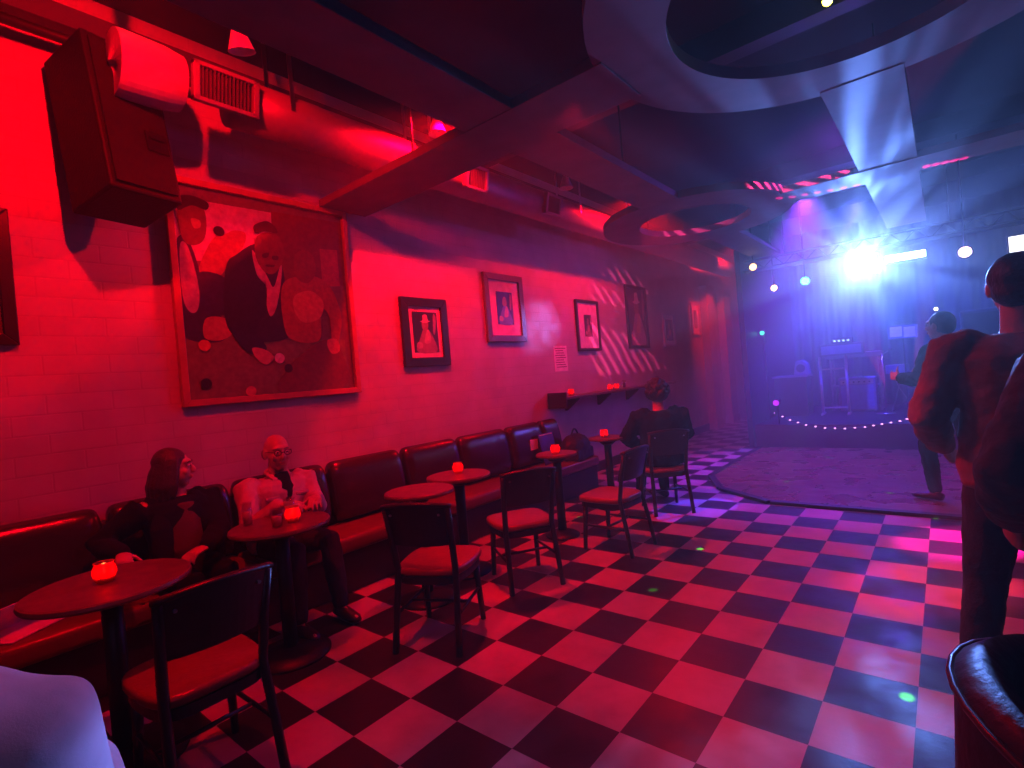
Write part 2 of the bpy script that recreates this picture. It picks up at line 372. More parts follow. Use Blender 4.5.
# ------------------------------------------------------------------ suspended ring ceiling (painted board, z = 3.0)
def board(name, polys, label, extra=None):
    b = B()
    for p in polys: b.prism(p, 'z', 3.0, 3.055)
    o = b.build(name, PANEL, bevel=.004); return tag(o, label, 'ceiling panel')
def annulus(b, cx, cy_, ri, ro, z0, z1, n=72):
    v = [[b.bm.verts.new((cx+r*math.cos(2*PI*k/n), cy_+r*math.sin(2*PI*k/n), z)) for k in range(n)] for r, z in ((ri, z0), (ro, z0), (ro, z1), (ri, z1))]
    for i in range(4):
        A, Q = v[i], v[(i+1) % 4]
        for k in range(n): b.bm.faces.new((A[k], A[(k+1) % n], Q[(k+1) % n], Q[k]))
b = B(); annulus(b, 3.72, 2.70, .73, 1.10, 2.992, 3.06)
tag(b.build('ceiling_ring', PANEL), 'large grey ring panel hanging overhead, the nearer of the two rings', 'ceiling panel', 'ring panels of the ceiling')
b = B(); annulus(b, 1.90, 5.85, .58, .98, 2.992, 3.06)
tag(b.build('ceiling_ring', PANEL), 'smaller looking grey ring panel far along the left wall, beyond the crossing beams', 'ceiling panel', 'ring panels of the ceiling')
G = 'flat beams of the ceiling grid'
def beam(lo, hi, label, dz=0):
    t = B().box((lo[0], lo[1], 2.99+dz), (hi[0], hi[1], 3.05+dz)).build('ceiling_beam', PANEL, bevel=.004)
    tag(t, label, 'ceiling beam', G); return t
beam((1.73, YN+.05), (2.11, 4.95), 'long flat ceiling beam running parallel to the wall above the tables')
beam((.04, 2.43), (2.70, 2.88), 'flat ceiling beam crossing from the brick wall to the near ring', -.006)
beam((4.72, 2.43), (XR-.02, 2.88), 'flat ceiling beam leaving the near ring towards the right')
beam((3.46, 3.72), (3.87, 8.6), 'long flat ceiling beam running from the near ring towards the stage light')
beam((3.46, YN+.05), (3.87, 1.68), 'flat ceiling beam behind the near ring')
beam((2.82, 5.62), (XR-.02, 6.06), 'far crossing ceiling beam with its edge lit pink, beside the far ring', -.006)
beam((1.73, 6.76), (2.11, 8.9), 'flat ceiling beam from the far ring to the stage')
# hanging rods
for i, (x, y) in enumerate(((1.92, 1.3), (1.92, 4.2), (3.66, 5.2), (1.0, 2.65))):
    tag(B().cyl((x, y, 3.05), (x, y, 4.0), .008, n=8).build('hanging_rod', IRON), ['thin rod holding the long beam near the camera', 'thin rod holding the long beam beyond the crossing', 'thin rod holding the beam before the stage', 'thin rod holding the crossing beam near the duct'][i], 'rod', 'rods holding the ceiling grid')

# ------------------------------------------------------------------ duct along the wall
XD, ZD = .50, 3.37
t = thing('air_duct', 'long round metal air duct hanging along the top of the brick wall', 'duct', (XD, .95, ZD))
b = B(); secs = []
y = .62
while y < 10.4: secs.append(((0, y, 0), .158, .158)); secs.append(((0, y+.58, 0), .158, .158)); y += .6
b.loft([(s_[0], s_[1]*(1.0 + (.02 if i % 2 else 0)), s_[2]*(1.0+(.02 if i % 2 else 0))) for i, s_ in enumerate(secs)], n=36)
b.build('duct_tube', DUCTM, t, smooth=True, bevel=0)
b = B().loft([((0, 0, 0), .02, .02), ((0, 0, 0), .178, .178), ((0, .03, 0), .182, .182), ((0, .24, 0), .174, .174), ((0, .33, 0), .158, .158)], n=36)
lab(b.build('end_sleeve', mat('pale_duct_sleeve', (.42, .40, .40), .5), t, smooth=False), 'paler wide end sleeve')
def register(y0, L, nm):
    b = B(); r = Euler((0, math.radians(12), 0)).to_matrix()
    x0 = .150
    b.box((x0, y0, -.11), (x0+.05, y0+.035, .11), r, (0, 0, 0)).box((x0, y0+L-.035, -.11), (x0+.05, y0+L, .11), r, (0, 0, 0))
    b.box((x0, y0, .085), (x0+.05, y0+L, .11), r, (0, 0, 0)).box((x0, y0, -.11), (x0+.05, y0+L, -.085), r, (0, 0, 0))
    g = b.build('register', DUCTM, t, bevel=.003)
    b = B(); k = y0+.05
    while k < y0+L-.05: b.box((x0+.01, k, -.085), (x0+.04, k+.006, .085), r, (0, 0, 0)); k += .022
    b.box((x0-.02, y0+.03, -.085), (x0+.012, y0+L-.03, .085), r, (0, 0, 0))
    b.build('louvre', mat('dark_louvre', (.1, .1, .1), .6, metal=.3), g)
register(.34, .38, 'a'); register(2.60, .30, 'b'); register(3.85, .30, 'c')
for k in (.95, 2.2, 4.6, 6.5):
    for q in (-1, 1): B().box((q*.163-.003, k, -.01), (q*.163+.003, k+.03, .625)).build('hanger_strap', STEEL, t)
# tucked conduit pipes under the ceiling
tag(B().cyl((.16, YN+.05, 3.60), (.16, 8.85, 3.60), .03, n=14).build('conduit_pipe', BLACKP, smooth=True), 'thin dark conduit pipe along the top of the brick wall behind the duct', 'pipe')

# ------------------------------------------------------------------ track heads
def track_head():
    t = thing('track_light', '', 'lamp', group='small track lamps above the duct')
    B().lathe([(.018, 0), (.03, -.02), (.075, -.15), (.078, -.155), (.070, -.15), (.02, -.03)], n=24).build('lamp_shade', WHITEP, t, smooth=True)
    B().cyl((0, 0, -.02), (0, 0, .12), .008, n=8).box((-.02, -.05, .12), (.02, .05, .15)).build('stem', WHITEP, t)
    B().ell((0, 0, -.11), (.03, .03, .035)).build('bulb', mat('unlit_bulb', (.6, .6, .6), .3), t, smooth=True)
    return t
th = track_head(); tl = ['white cone track lamp nearest the camera, beside the duct end', 'white cone track lamp just before the crossing beam', 'white cone track lamp beyond the crossing beam']
for i, (x, y) in enumerate(((.83, 1.50), (.80, 3.12), (.77, 5.1))):
    if i == 0: th.location = (x, y, 3.68); th['label'] = tl[0]; th.rotation_euler = (.2, .15, 0)
    else: dup(th, (x, y, 3.68), i, tl[i])
tag(B().box((.74, .3, 3.83), (.80, 6.4, 3.87)).box((.765, .5, 3.87), (.775, .52, 4.0)).box((.765, 6.1, 3.87), (.775, 6.12, 4.0)).build('lighting_track', BLACKP), 'black lighting track carrying the white cone lamps', 'track')
t = thing('red_bulb_lamp', 'glowing red bulb lamp at the top left under the rafters', 'lamp', (.74, 1.0, 3.70))
B().cyl((0, 0, .0), (0, 0, .13), .022, .03).build('socket', IRON, t); B().ell((0, 0, -.03), (.035, .035, .045)).build('bulb', emit('red_bulb_glow', (1, .05, .08), 14), t, smooth=True)
t = thing('yellow_pin_lamp', 'small glowing yellow lamp seen through the near ring', 'lamp', (3.50, 4.05, 3.68))
B().cyl((0, 0, .02), (0, 0, .32), .03, .03).build('lamp_body', IRON, t); B().ell((0, 0, .01), (.03, .03, .03)).build('bulb', emit('yellow_glow', (1, .8, .05), 25), t, smooth=True)

# ------------------------------------------------------------------ wall speaker
t = thing('wall_speaker', 'big dark loudspeaker cabinet tilted down high on the brick wall', 'speaker', (0, .93, 3.0))
rot = Euler((math.radians(0), math.radians(-10), math.radians(14))).to_matrix()
bb = B(); c0 = (.30, 0, 0)
bb.box((.10, -.13, -.40), (.50, .26, .52), rot, c0); bb.build('cabinet', mat('speaker_black', (.010, .008, .008), .55, bump=.3, bscale=90, spec=.12), t, bevel=.015)
B().box((.502, -.10, -.36), (.515, .23, .48), rot, c0).build('grille', mat('speaker_grille', (.012, .009, .009), .7, bump=.6, bscale=200, spec=.12), t)
B().box((.505, .10, -.12), (.525, .22, .0), rot, c0).box((.525, .12, -.045), (.534, .20, -.03), rot, c0).build('badge', GLOSS, t)
B().box((0, 0, .05), (.02, .16, .3)).box((.0, .06, .12), (.16, .1, .18)).build('wall_bracket', IRON, t)

# ------------------------------------------------------------------ framed pictures
def cr(pts, k=6):
    """closed Catmull-Rom through points"""
    n = len(pts); out = []
    for i in range(n):
        p0, p1, p2, p3 = (V(pts[(i+j-1) % n]) for j in range(4))
        for q in range(k):
            t_ = q/k
            out.append(.5*((2*p1)+(p2-p0)*t_+(2*p0-5*p1+4*p2-p3)*t_*t_+(3*p1-p0-3*p2+p3)*t_**3))
    return out
def art(parent, layers, x, name='print', base=None):
    """flat printed picture: layers of (colour, points in wall y,z relative to parent)"""
    bm = bmesh.new(); mats = []; nm = {}
    for i, (colr, pts) in enumerate(layers):
        if colr not in nm: nm[colr] = len(mats); mats.append(mat('ink_%02d%02d%02d' % tuple(int(c*99) for c in colr), colr, .35, nscale=30, noise_amt=.2))
        z = x + .0004*i
        vs_ = [bm.verts.new((z, p[0], p[1])) for p in pts]
        f = bm.faces.new(vs_); f.material_index = nm[colr]
        if f.normal.x < 0: pass
    bmesh.ops.triangulate(bm, faces=bm.faces[:])
    bmesh.ops.recalc_face_normals(bm, faces=bm.faces)
    for f in bm.faces:
        if f.normal.x < 0: f.normal_flip()
    me = bpy.data.meshes.new(name); bm.to_mesh(me); bm.free()
    for m in mats: me.materials.append(m)
    o = bpy.data.objects.new(name, me); COL.objects.link(o); o.parent = parent; return o
def frame(name, label, y0, y1, z0, z1, fwid, matw, inner, fmat=FRAME, depth=.035, cat='picture', glass=True):
    t = thing(name, label, cat, (0.002, y0, z0), group=None); W, Hh = y1-y0, z1-z0
    b = B(); f = fwid
    for q in (((0, 0), (W, 0), (W-f, f), (f, f)), ((W, 0), (W, Hh), (W-f, Hh-f), (W-f, f)), ((W, Hh), (0, Hh), (f, Hh-f), (W-f, Hh-f)), ((0, Hh), (0, 0), (f, f), (f, Hh-f))):
        b.prism(q, 'x', 0, depth)
    b.build('frame', fmat, t, bevel=.004)
    B().box((0, f*.8, f*.8), (.010, W-f*.8, Hh-f*.8)).build('backing', fmat, t)
    if matw: B().box((.010, f*.9, f*.9), (.014, W-f*.9, Hh-f*.9)).build('mat_board', MATB, t)
    m = f+matw; art(t, inner(W, Hh, m), .0165)
    return t
def rect(a, b, c, d_): return [(a, c), (b, c), (b, d_), (a, d_)]
def blob(cx, cz, rx, rz, n=18): return [(cx+rx*math.cos(2*PI*k/n), cz+rz*math.sin(2*PI*k/n)) for k in range(n)]
# big pool table picture; points measured on the wall
BY0, BY1, BZ0, BZ1 = 1.33, 2.65, 1.46, 2.96
def big(W, Hh, m):
    def q(*pts):
        o = []
        for x, y in pts:
            p = on_x(160+x/3.2, 180+y/3.2, .02); o.append((min(max(p.y-BY0, m), W-m), min(max(p.z-BZ0, m), Hh-m)))
        return o
    L = [((.20, .13, .12), rect(m, W-m, m, Hh-m))]
    L.append(((.62, .48, .55), q((60, 40), (370, 95), (372, 165), (330, 200), (240, 250), (120, 245), (60, 180))))          # pale back wall
    L.append(((.20, .035, .03), q((366, 90), (585, 128), (600, 330), (500, 300), (400, 330), (372, 200))))
    L.append(((.42, .05, .05), q((520, 210), (575, 215), (585, 330), (530, 330))))
    L.append(((.24, .22, .09), q((90, 500), (250, 480), (420, 500), (600, 500), (612, 670), (100, 695))))                  # baize
    L.append(((.42, .10, .08), cr(q((135, 280), (165, 205), (190, 170), (225, 160), (250, 150), (285, 160), (280, 200), (240, 250), (200, 300), (150, 320)))))  # raised arm
    L.append(((.05, .035, .09), cr(q((130, 290), (200, 290), (240, 330), (240, 410), (160, 420), (120, 400)))))
    L.append(((.045, .04, .10), cr(q((66, 190), (100, 175), (135, 260), (160, 380), (215, 430), (240, 470), (200, 505), (95, 490), (72, 400)))))   # left jacket
    L.append(((.45, .42, .42), cr(q((78, 195), (100, 195), (125, 270), (140, 350), (135, 400), (115, 412), (92, 380), (80, 300)))))              # shirt
    L.append(((.20, .06, .055), cr(q((75, 60), (120, 52), (152, 80), (162, 130), (155, 175), (132, 195), (95, 188), (72, 130)))))                   # left head
    L.append(((.03, .02, .03), cr(q((66, 45), (110, 38), (165, 62), (160, 85), (115, 70), (72, 84)))))                                             # cap
    L.append(((.46, .22, .15), cr(q((112, 112), (140, 118), (142, 140), (122, 142)))))
    L.append(((.50, .16, .12), cr(q((160, 430), (220, 430), (245, 475), (205, 500), (155, 490)))))
    L.append(((.018, .014, .02), blob(*q((201, 153))[0], .038, .036)))
    L.append(((.035, .020, .045), cr(q((225, 260), (260, 225), (310, 195), (350, 210), (405, 280), (402, 420), (370, 470), (330, 520), (290, 500), (235, 470), (215, 380)))))   # centre suit
    L.append(((.045, .025, .05), cr(q((330, 440), (400, 400), (440, 470), (400, 500), (330, 500)))))
    L.append(((.60, .34, .36), cr(q((305, 215), (325, 240), (355, 300), (375, 330), (395, 262), (400, 290), (385, 390), (365, 425), (352, 390), (350, 330), (320, 290)))))  # collar and tie
    L.append(((.24, .045, .04), cr(q((318, 175), (350, 158), (390, 170), (408, 215), (398, 260), (372, 290), (340, 278), (316, 230)))))            # centre head
    L.append(((.09, .012, .015), cr(q((312, 135), (350, 122), (378, 140), (384, 160), (345, 155), (316, 160)))))
    L.append(((.08, .02, .02), cr(q((338, 226), (358, 222), (356, 236), (340, 238)), 3))); L.append(((.08, .02, .02), cr(q((370, 232), (388, 234), (386, 246), (370, 244)), 3)))
    L.append(((.08, .01, .01), cr(q((350, 260), (376, 262), (372, 268), (352, 267)), 3)))
    L.append(((.40, .06, .045), cr(q((400, 330), (440, 300), (510, 300), (560, 345), (588, 430), (580, 500), (560, 520), (550, 430), (520, 400), (520, 500), (430, 500), (402, 430)))))  # right torso
    L.append(((.62, .14, .10), cr(q((440, 360), (490, 345), (530, 380), (520, 430), (470, 445), (440, 410)))))
    L.append(((.26, .035, .03), cr(q((438, 235), (470, 215), (500, 240), (505, 290), (480, 320), (445, 300)))))
    L.append(((.22, .03, .03), cr(q((412, 600), (470, 540), (540, 500), (590, 540), (600, 650), (400, 668)))))
    L.append(((.60, .10, .09), cr(q((545, 500), (575, 500), (582, 535), (560, 545), (545, 525)))))
    L.append(((.04, .03, .06), cr(q((240, 470), (300, 480), (350, 520), (330, 550), (280, 530)))))
    L.append(((.58, .22, .18), cr(q((305, 525), (345, 530), (375, 555), (350, 578), (320, 560)))))
    for (x, y, r, c_) in ((155, 516, .040, (.7, .12, .08)), (392, 558, .040, (.80, .70, .66)), (302, 662, .038, (.6, .14, .12)), (160, 637, .036, (.03, .02, .02)), (420, 590, .034, (.05, .03, .03))):
        L.append((c_, blob(*q((x, y))[0], r, r)))
    L.append(((.75, .70, .66), blob(*q((397, 560))[0], .016, .018)))
    return [(tuple(v*.72 for v in c_), p_) for c_, p_ in L]
frame('framed_painting', 'very large framed picture of men around a pool table on the brick wall', BY0-.03, BY1+.03, BZ0-.03, BZ1+.03, .045, 0, big, mat('red_brown_frame', (.40, .08, .07), .35), .05)
def portrait(seed, bg=(.03, .012, .02), fg=(.30, .12, .14), hat=True):
    def f(W, Hh, m):
        R_ = random.Random(seed); x0, x1, z0, z1 = m, W-m, m, Hh-m; w_, h_ = x1-x0, z1-z0; L = [(bg, rect(x0, x1, z0, z1))]
        def q(*p): return cr([(x0+a*w_, z0+b*h_) for a, b in p], 5)
        L.append((fg, q((.12, .02), (.25, .35), (.42, .58), (.58, .58), (.78, .40), (.9, .02))))
        L.append(((.5, .25, .25), q((.42, .25), (.55, .55), (.68, .5), (.66, .25))))
        L.append(((.32, .14, .12), q((.38, .58), (.36, .72), (.44, .84), (.56, .84), (.62, .72), (.58, .58))))
        if hat: L.append(((.62, .45, .45), q((.30, .76), (.40, .80), (.42, .92), (.58, .93), (.62, .80), (.72, .78), (.5, .73))))
        L.append(((.45, .25, .25), q((.10, .12), (.3, .10), (.34, .22), (.15, .25))))
        L.append(((.35, .15, .2), q((.80, .5), (.88, .48), (.95, .85), (.85, .95))))
        return L
    return f
frame('picture_frame', 'black framed portrait of a person in a pale hat, right of the pool table picture', 3.20, 3.79, 1.63, 2.30, .085, .05, portrait(1))
frame('picture_frame', 'tall framed picture with white mat and dark blue image, second from the pool table picture', 4.40, 5.10, 1.87, 2.66, .075, .13, portrait(2, (.02, .03, .12), (.15, .22, .45), False), mat('brown_frame', (.10, .035, .035), .35))
frame('picture_frame', 'black framed small photo in a wide white mat above the drink rail', 6.28, 6.90, 1.74, 2.47, .04, .17, portrait(3, (.04, .02, .03), (.22, .1, .12), False))
frame('picture_frame', 'tall dark poster frame filled with busy figures beyond the white matted photo', 7.82, 8.57, 1.76, 2.81, .05, .0, portrait(4, (.10, .06, .10), (.38, .2, .3), True))
frame('picture_frame', 'narrow violet lit framed picture right of the tall poster', 9.22, 9.76, 1.79, 2.40, .03, .08, portrait(5, (.05, .03, .12), (.22, .14, .35), False), mat('pale_frame', (.5, .45, .5), .4))
frame('picture_frame', 'farthest framed picture on the brick wall, pale, next to the pilasters', 10.66, 11.12, 2.01, 2.68, .03, .12, portrait(6, (.05, .03, .06), (.3, .2, .25), False), mat('pale_frame', (.5, .45, .5), .4))
frame('picture_frame', 'dark framed picture cut by the left edge of the photo', -.15, .53, 1.85, 2.60, .06, .0, portrait(8, (.12, .02, .02), (.35, .05, .05), False))
# paper notice with lines of small print
t = B(); t.box((.001, 5.69, 1.48), (.004, 6.0, 1.82)); t = t.build('paper_notice', PAPER); tag(t, 'white printed paper notice taped to the brick wall above the bench end', 'notice')
b = B()
for k in range(9):
    zz = 1.78-.031*k; b.box((.004, 5.72+.01*(k % 3), zz), (.0046, 5.97-.02*((k*7) % 4), zz+.010))
b.build('printed_lines', mat('ink_print', (.12, .05, .08), .7), t)

# ------------------------------------------------------------------ banquette bench
t = thing('banquette_bench', 'long oxblood vinyl banquette bench along the brick wall', 'bench', (0.01, .0, 0))
B().box((0, -1.25, 0), (.55, 5.62, .30)).box((.0, -1.25, 0), (.10, 5.40, .80)).build('base', mat('bench_base', (.02, .012, .016), .5), t, bevel=.01)
ys = [-1.2, -.62, .10, .80, 1.50, 2.22, 2.96, 3.66, 4.42, 5.05, 5.40]
for i in range(len(ys)-1):
    a, c = ys[i]+.006, ys[i+1]-.006
    b = B(); n_ = 12
    prof = [(.10, .42), (.235, .42), (.245, .55), (.225, .70), (.20, .82), (.165, .885), (.12, .905), (.07, .895), (.06, .80)]
    secs = []
    for k in range(n_+1):
        f = k/n_; yy = a+(c-a)*f; e_ = max(0, 1-abs(f-.5)*2); e_ = min(1, e_*5.5); e_ = math.sqrt(1-(1-e_)**2)
        secs.append((yy, .80+.20*e_))
    rings = [[b.bm.verts.new((.09+(px-.09)*sc_, yy, .40+(pz-.40)*(.965+.035*(sc_-.8)/.2))) for px, pz in prof] for yy, sc_ in secs]
    for A, Q in zip(rings, rings[1:]):
        for k in range(len(prof)): b.bm.faces.new((A[k], A[(k+1) % len(prof)], Q[(k+1) % len(prof)], Q[k]))
    b.bm.faces.new(rings[0]); b.bm.faces.new(rings[-1])
    o = b.build('back_cushion', VINYL, t, smooth=True)
    sb = o.modifiers.new('sub', 'SUBSURF'); sb.levels = 1; sb.render_levels = 2
sy = [-1.2, .08, 1.50, 2.96, 4.42, 5.62]
for a, c in zip(sy, sy[1:]):
    o = B().box((.12, a+.004, .295), (.60, c-.004, .41)).build('seat_cushion', mat('bench_seat_vinyl', (.15, .016, .02), .3, nscale=6, bump=.25, bscale=20), t, smooth=True)
    m_ = o.modifiers.new('bevel', 'BEVEL'); m_.width = .035; m_.segments = 5

# ------------------------------------------------------------------ drink rail
t = thing('drink_rail', 'narrow dark drink rail shelf fixed to the brick wall beyond the bench', 'shelf', (0, 5.5, 1.15))
B().box((.0, 0, -.035), (.27, 3.5, .0)).build('shelf_board', TTOP, t, bevel=.006)
B().box((.0, -.03, -.14), (.28, .0, .06)).build('end_board', WOOD, t, bevel=.004)
for y in (.35, 1.2, 2.1, 3.0):
    B().prism([(0, -.035), (.22, -.035), (.22, -.055), (.03, -.20), (0, -.20)], 'y', y, y+.03).build('bracket', IRON, t)

# ------------------------------------------------------------------ votive candles
def candle():
    t = thing('votive_candle', '', 'candle', group='glowing red votive candles')
    B().lathe([(.0, .0), (.028, .0), (.036, .012), (.043, .035), (.042, .055), (.034, .074), (.037, .082), (.034, .082), (.031, .074), (.038, .055), (.039, .035), (.032, .014), (.0, .008)], n=28).build('glass_jar', VOTIVE, t, smooth=True)
    B().cyl((0, 0, .010), (0, 0, .030), .026).build('wax', mat('wax', (.8, .5, .45), .5), t, smooth=False)
    B().lathe([(0, .034), (.005, .040), (.006, .048), (.003, .058), (0, .066)], n=12).build('flame', emit('flame_glow', (1, .30, .06), 45), t, smooth=True)
    return t
cnd = candle(); first = [True]
def place_candle(x, y, z, label, e_=.9):
    if first[0]: cnd.location = (x, y, z); cnd['label'] = label; first[0] = False
    else: dup(cnd, (x, y, z), x*7, label)
    point('candle_light', (x, y, z+.050), (1, .08, .03), e_*.45, .012)

# ------------------------------------------------------------------ cafe tables
TG = 'small round pedestal tables'
def table(x, y, r, label, top=TTOP):
    t = thing('cafe_table', label, 'table', (x, y, 0), group=TG)
    B().lathe([(0, .712), (r-.02, .712), (r-.003, .718), (r, .726), (r-.003, .738), (r-.012, .742), (0, .742)], n=56).build('table_top', top, t, smooth=False)
    B().cyl((0, 0, .03), (0, 0, .712), .038, n=24).cyl((0, 0, .66), (0, 0, .712), .05, .11, n=24).build('column', IRON, t, smooth=True)
    b = B().lathe([(0, 0), (r*.72+.02, 0), (r*.72+.02, .012), (.12, .03), (.05, .055), (0, .055)], n=40)
    b.build('base', IRON, t, smooth=True)
    return t
table(1.245, .57, .29, 'round table nearest the camera with one candle, at the left')
table(1.03, 1.40, .265, 'round table in front of the seated couple')
table(1.16, 2.30, .235, 'round table without a candle, behind the chair with the flat rail')
table(1.03, 2.80, .245, 'round table with a candle in the middle of the bench')
table(1.22, 3.84, .185, 'small round table beside the chair in the middle of the row')
table(1.16, 4.87, .195, 'farthest small round table, next to the person in black')
Z = .7425
place_candle(1.225, .56, Z, 'red votive candle on the table nearest the camera')
place_candle(.99, 2.84, Z, 'red votive candle on the table in the middle of the bench')
place_candle(1.25, 3.79, Z, 'red votive candle on the small table in the middle of the row')
place_candle(1.15, 4.83, Z, 'red votive candle on the farthest small table')
place_candle(1.08, 1.45, Z, 'red votive candle between the couple\'s glasses', .5)
place_candle(.15, 5.80, 1.151, 'red votive candle at the near end of the drink rail')
place_candle(.15, 6.85, 1.151, 'left one of the two red votive candles side by side on the drink rail')
place_candle(.16, 7.02, 1.151, 'right one of the two red votive candles side by side on the drink rail')
def tumbler(x, y, z, h, r, label, liquid=(.7, .35, .25), name='drinking_glass'):
    t = thing(name, label, 'glass', (x, y, z), group='drinks around the room')
    B().lathe([(0, 0), (r*.8, 0), (r, h), (r-.003, h), (r*.8-.003, .008), (0, .008)], n=28).build('glass_body', CLEAR, t, smooth=True)
    B().lathe([(0, .010), (r*.8-.005, .010), (r*.92-.004, h*.6), (0, h*.6)], n=24).build('drink', mat('drink_%d' % int(liquid[0]*99), liquid, .15), t, smooth=True)
tumbler(.95, 1.50, Z, .11, .034, 'short drinking glass by the man in the pale jacket')
tumbler(.90, 1.28, Z, .13, .030, 'tall drinking glass on the couple\'s table at its left side', (.65, .4, .3))
tumbler(1.12, 1.34, Z, .10, .033, 'short drinking glass at the front of the couple\'s table', (.6, .2, .18))
tumbler(.14, 7.3, 1.151, .12, .032, 'glass on the drink rail right of the two candles', (.1, .1, .5))
tumbler(.16, 8.45, 1.151, .12, .032, 'glass at the far end of the drink rail', (.2, .5, .2))

# ------------------------------------------------------------------ cafe chairs
def chair_proto():
    t = thing('cafe_chair', '', 'chair', group='dark wooden cafe chairs'); zs = .44
    # local: faces +y, rear feet at y = -.02
    out = [(-.19, .40), (-.215, .20), (-.165, .03), (0, .005), (.165, .03), (.215, .20), (.19, .40), (0, .43)]
    pts = [(p.x, p.y) for p in cr(out, 5)]
    o = B().prism(pts, 'z', zs-.045, zs).build('seat', VINYLS, t, smooth=True)
    m_ = o.modifiers.new('bevel', 'BEVEL'); m_.width = .018; m_.segments = 4; m_.limit_method = 'ANGLE'
    B().prism([(x*.94, .02+(y-.02)*.96) for x, y in pts], 'z', zs-.085, zs-.045).build('seat_frame', WOOD, t)
    for s_ in (-1, 1):
        b = B(); P = [(s_*.185, -.05, 0), (s_*.178, -.015, .2), (s_*.170, .03, .42), (s_*.175, .0, .60), (s_*.182, -.045, .79)]
        b.loft([(p, .019, .016) for p in P], (1, 0, 0), 10); b.build('rear_leg', WOOD, t, smooth=True)
        B().loft([((s_*.178, .385, 0), .016, .016), ((s_*.165, .36, .36), .021, .021)], (1, 0, 0), 10).build('front_leg', WOOD, t, smooth=True)
        B().cyl((s_*.178, -.01, .20), (s_*.172, .372, .20), .009, n=8).build('side_stretcher', WOOD, t, smooth=True)
    B().cyl((-.170, .17, .20), (.170, .17, .20), .009, n=8).build('cross_stretcher', WOOD, t, smooth=True)
    # solid curved back panel, with rail on top
    b = B(); N = 12; R1 = []; 
    for k in range(N+1):
        f = k/N; x = -.185+.37*f; bow = -.045*(1-(2*f-1)**2)
        top = .79+.022*(1-(2*f-1)**2)
        R1.append([b.bm.verts.new(v) for v in ((x, .012+bow, .575), (x, .030+bow, .575), (x, -.030+bow, top), (x, -.052+bow, top))])
    for A, Q in zip(R1, R1[1:]):
        for k in range(4): b.bm.faces.new((A[k], A[(k+1) % 4], Q[(k+1) % 4], Q[k]))
    b.bm.faces.new(R1[0]); b.bm.faces.new(R1[-1]); b.build('backrest', WOOD, t, smooth=False, bevel=.003)
    b = B(); b.loft([((-.20+.40*k/14, -.035-.045*(1-(2*k/14-1)**2), .795+.022*(1-(2*k/14-1)**2)), .013, .019) for k in range(15)], (0, 0, 1), 10)
    b.build('top_rail', WOOD, t, smooth=True)
    b = B()
    for x in (-.14, .14): b.cyl((x, -.058, .755), (x, -.070, .757), .007, n=10)
    lab(b.build('back_screws', STEEL, t), 'small metal screw caps')
    return t
cp = chair_proto()
CH = [((1.85, .735), (-1, 0), 'cafe chair nearest the camera, its back turned, at the first table'),
      ((1.70, 1.84), (-.42, .9), 'cafe chair with its flat rail towards the camera, second in the row'),
      ((1.70, 2.79), (-.85, .52), 'cafe chair third in the row, angled, before the candle table'),
      ((1.99, 3.77), (-1, .05), 'cafe chair fourth in the row, standing out in the checkered aisle'),
      ((1.83, 4.85), (-.67, .74), 'cafe chair the person in black sits on')]
for i, ((x, y), (fx, fy), l) in enumerate(CH):
    rz = math.atan2(-fx, fy)
    if i == 0: cp.location = (x, y, 0); cp.rotation_euler = (0, 0, rz); cp['label'] = l
    else: dup(cp, (x, y, 0), rz, l)
# rounded leather chair at the lower right
t = thing('tub_chair', 'dark leather tub chair back at the bottom right corner', 'armchair', (4.31, 1.25, 0), math.radians(-80))
LEA = mat('dark_leather', (.012, .007, .010), .5, nscale=9, bump=.4, bscale=30)
b = B(); N = 28; rings = []
for k in range(N+1):
    a = math.radians(-125+250*k/N); h = .86-.22*(abs(k/N-.5)*2)**2
    cx, cy_ = math.sin(a), -math.cos(a)
    rings.append([b.bm.verts.new((cx*rr, cy_*rr, z)) for rr, z in ((.30, .20), (.385, .20), (.40, .5), (.385, h-.03), (.345, h), (.305, h-.03), (.29, .5))])
for A, Q in zip(rings, rings[1:]):
    for k in range(7): b.bm.faces.new((A[k], A[(k+1) % 7], Q[(k+1) % 7], Q[k]))
b.bm.faces.new(rings[0]); b.bm.faces.new(rings[-1]); b.build('backrest', LEA, t, smooth=True)
b = B(); P = []
for k in range(N+1):
    a = math.radians(-125+250*k/N); h = .86-.22*(abs(k/N-.5)*2)**2; P.append((math.sin(a)*.39, -math.cos(a)*.39, h-.035))
b.loft([(p, .007, .007) for p in P], (0, 0, 1), 8); lab(b.build('piping', mat('red_piping', (.06, .015, .02), .3), t, smooth=True), 'reddish edge piping')
o = B().box((-.30, -.28, .25), (.30, .33, .45)).build('seat', LEA, t, smooth=True); m_ = o.modifiers.new('bevel', 'BEVEL'); m_.width = .06; m_.segments = 4
for x in (-.22, .22):
    for y in (-.2, .24): B().cyl((x, y, 0), (x, y, .25), .016, .022, n=12).build('leg', WOOD, t)

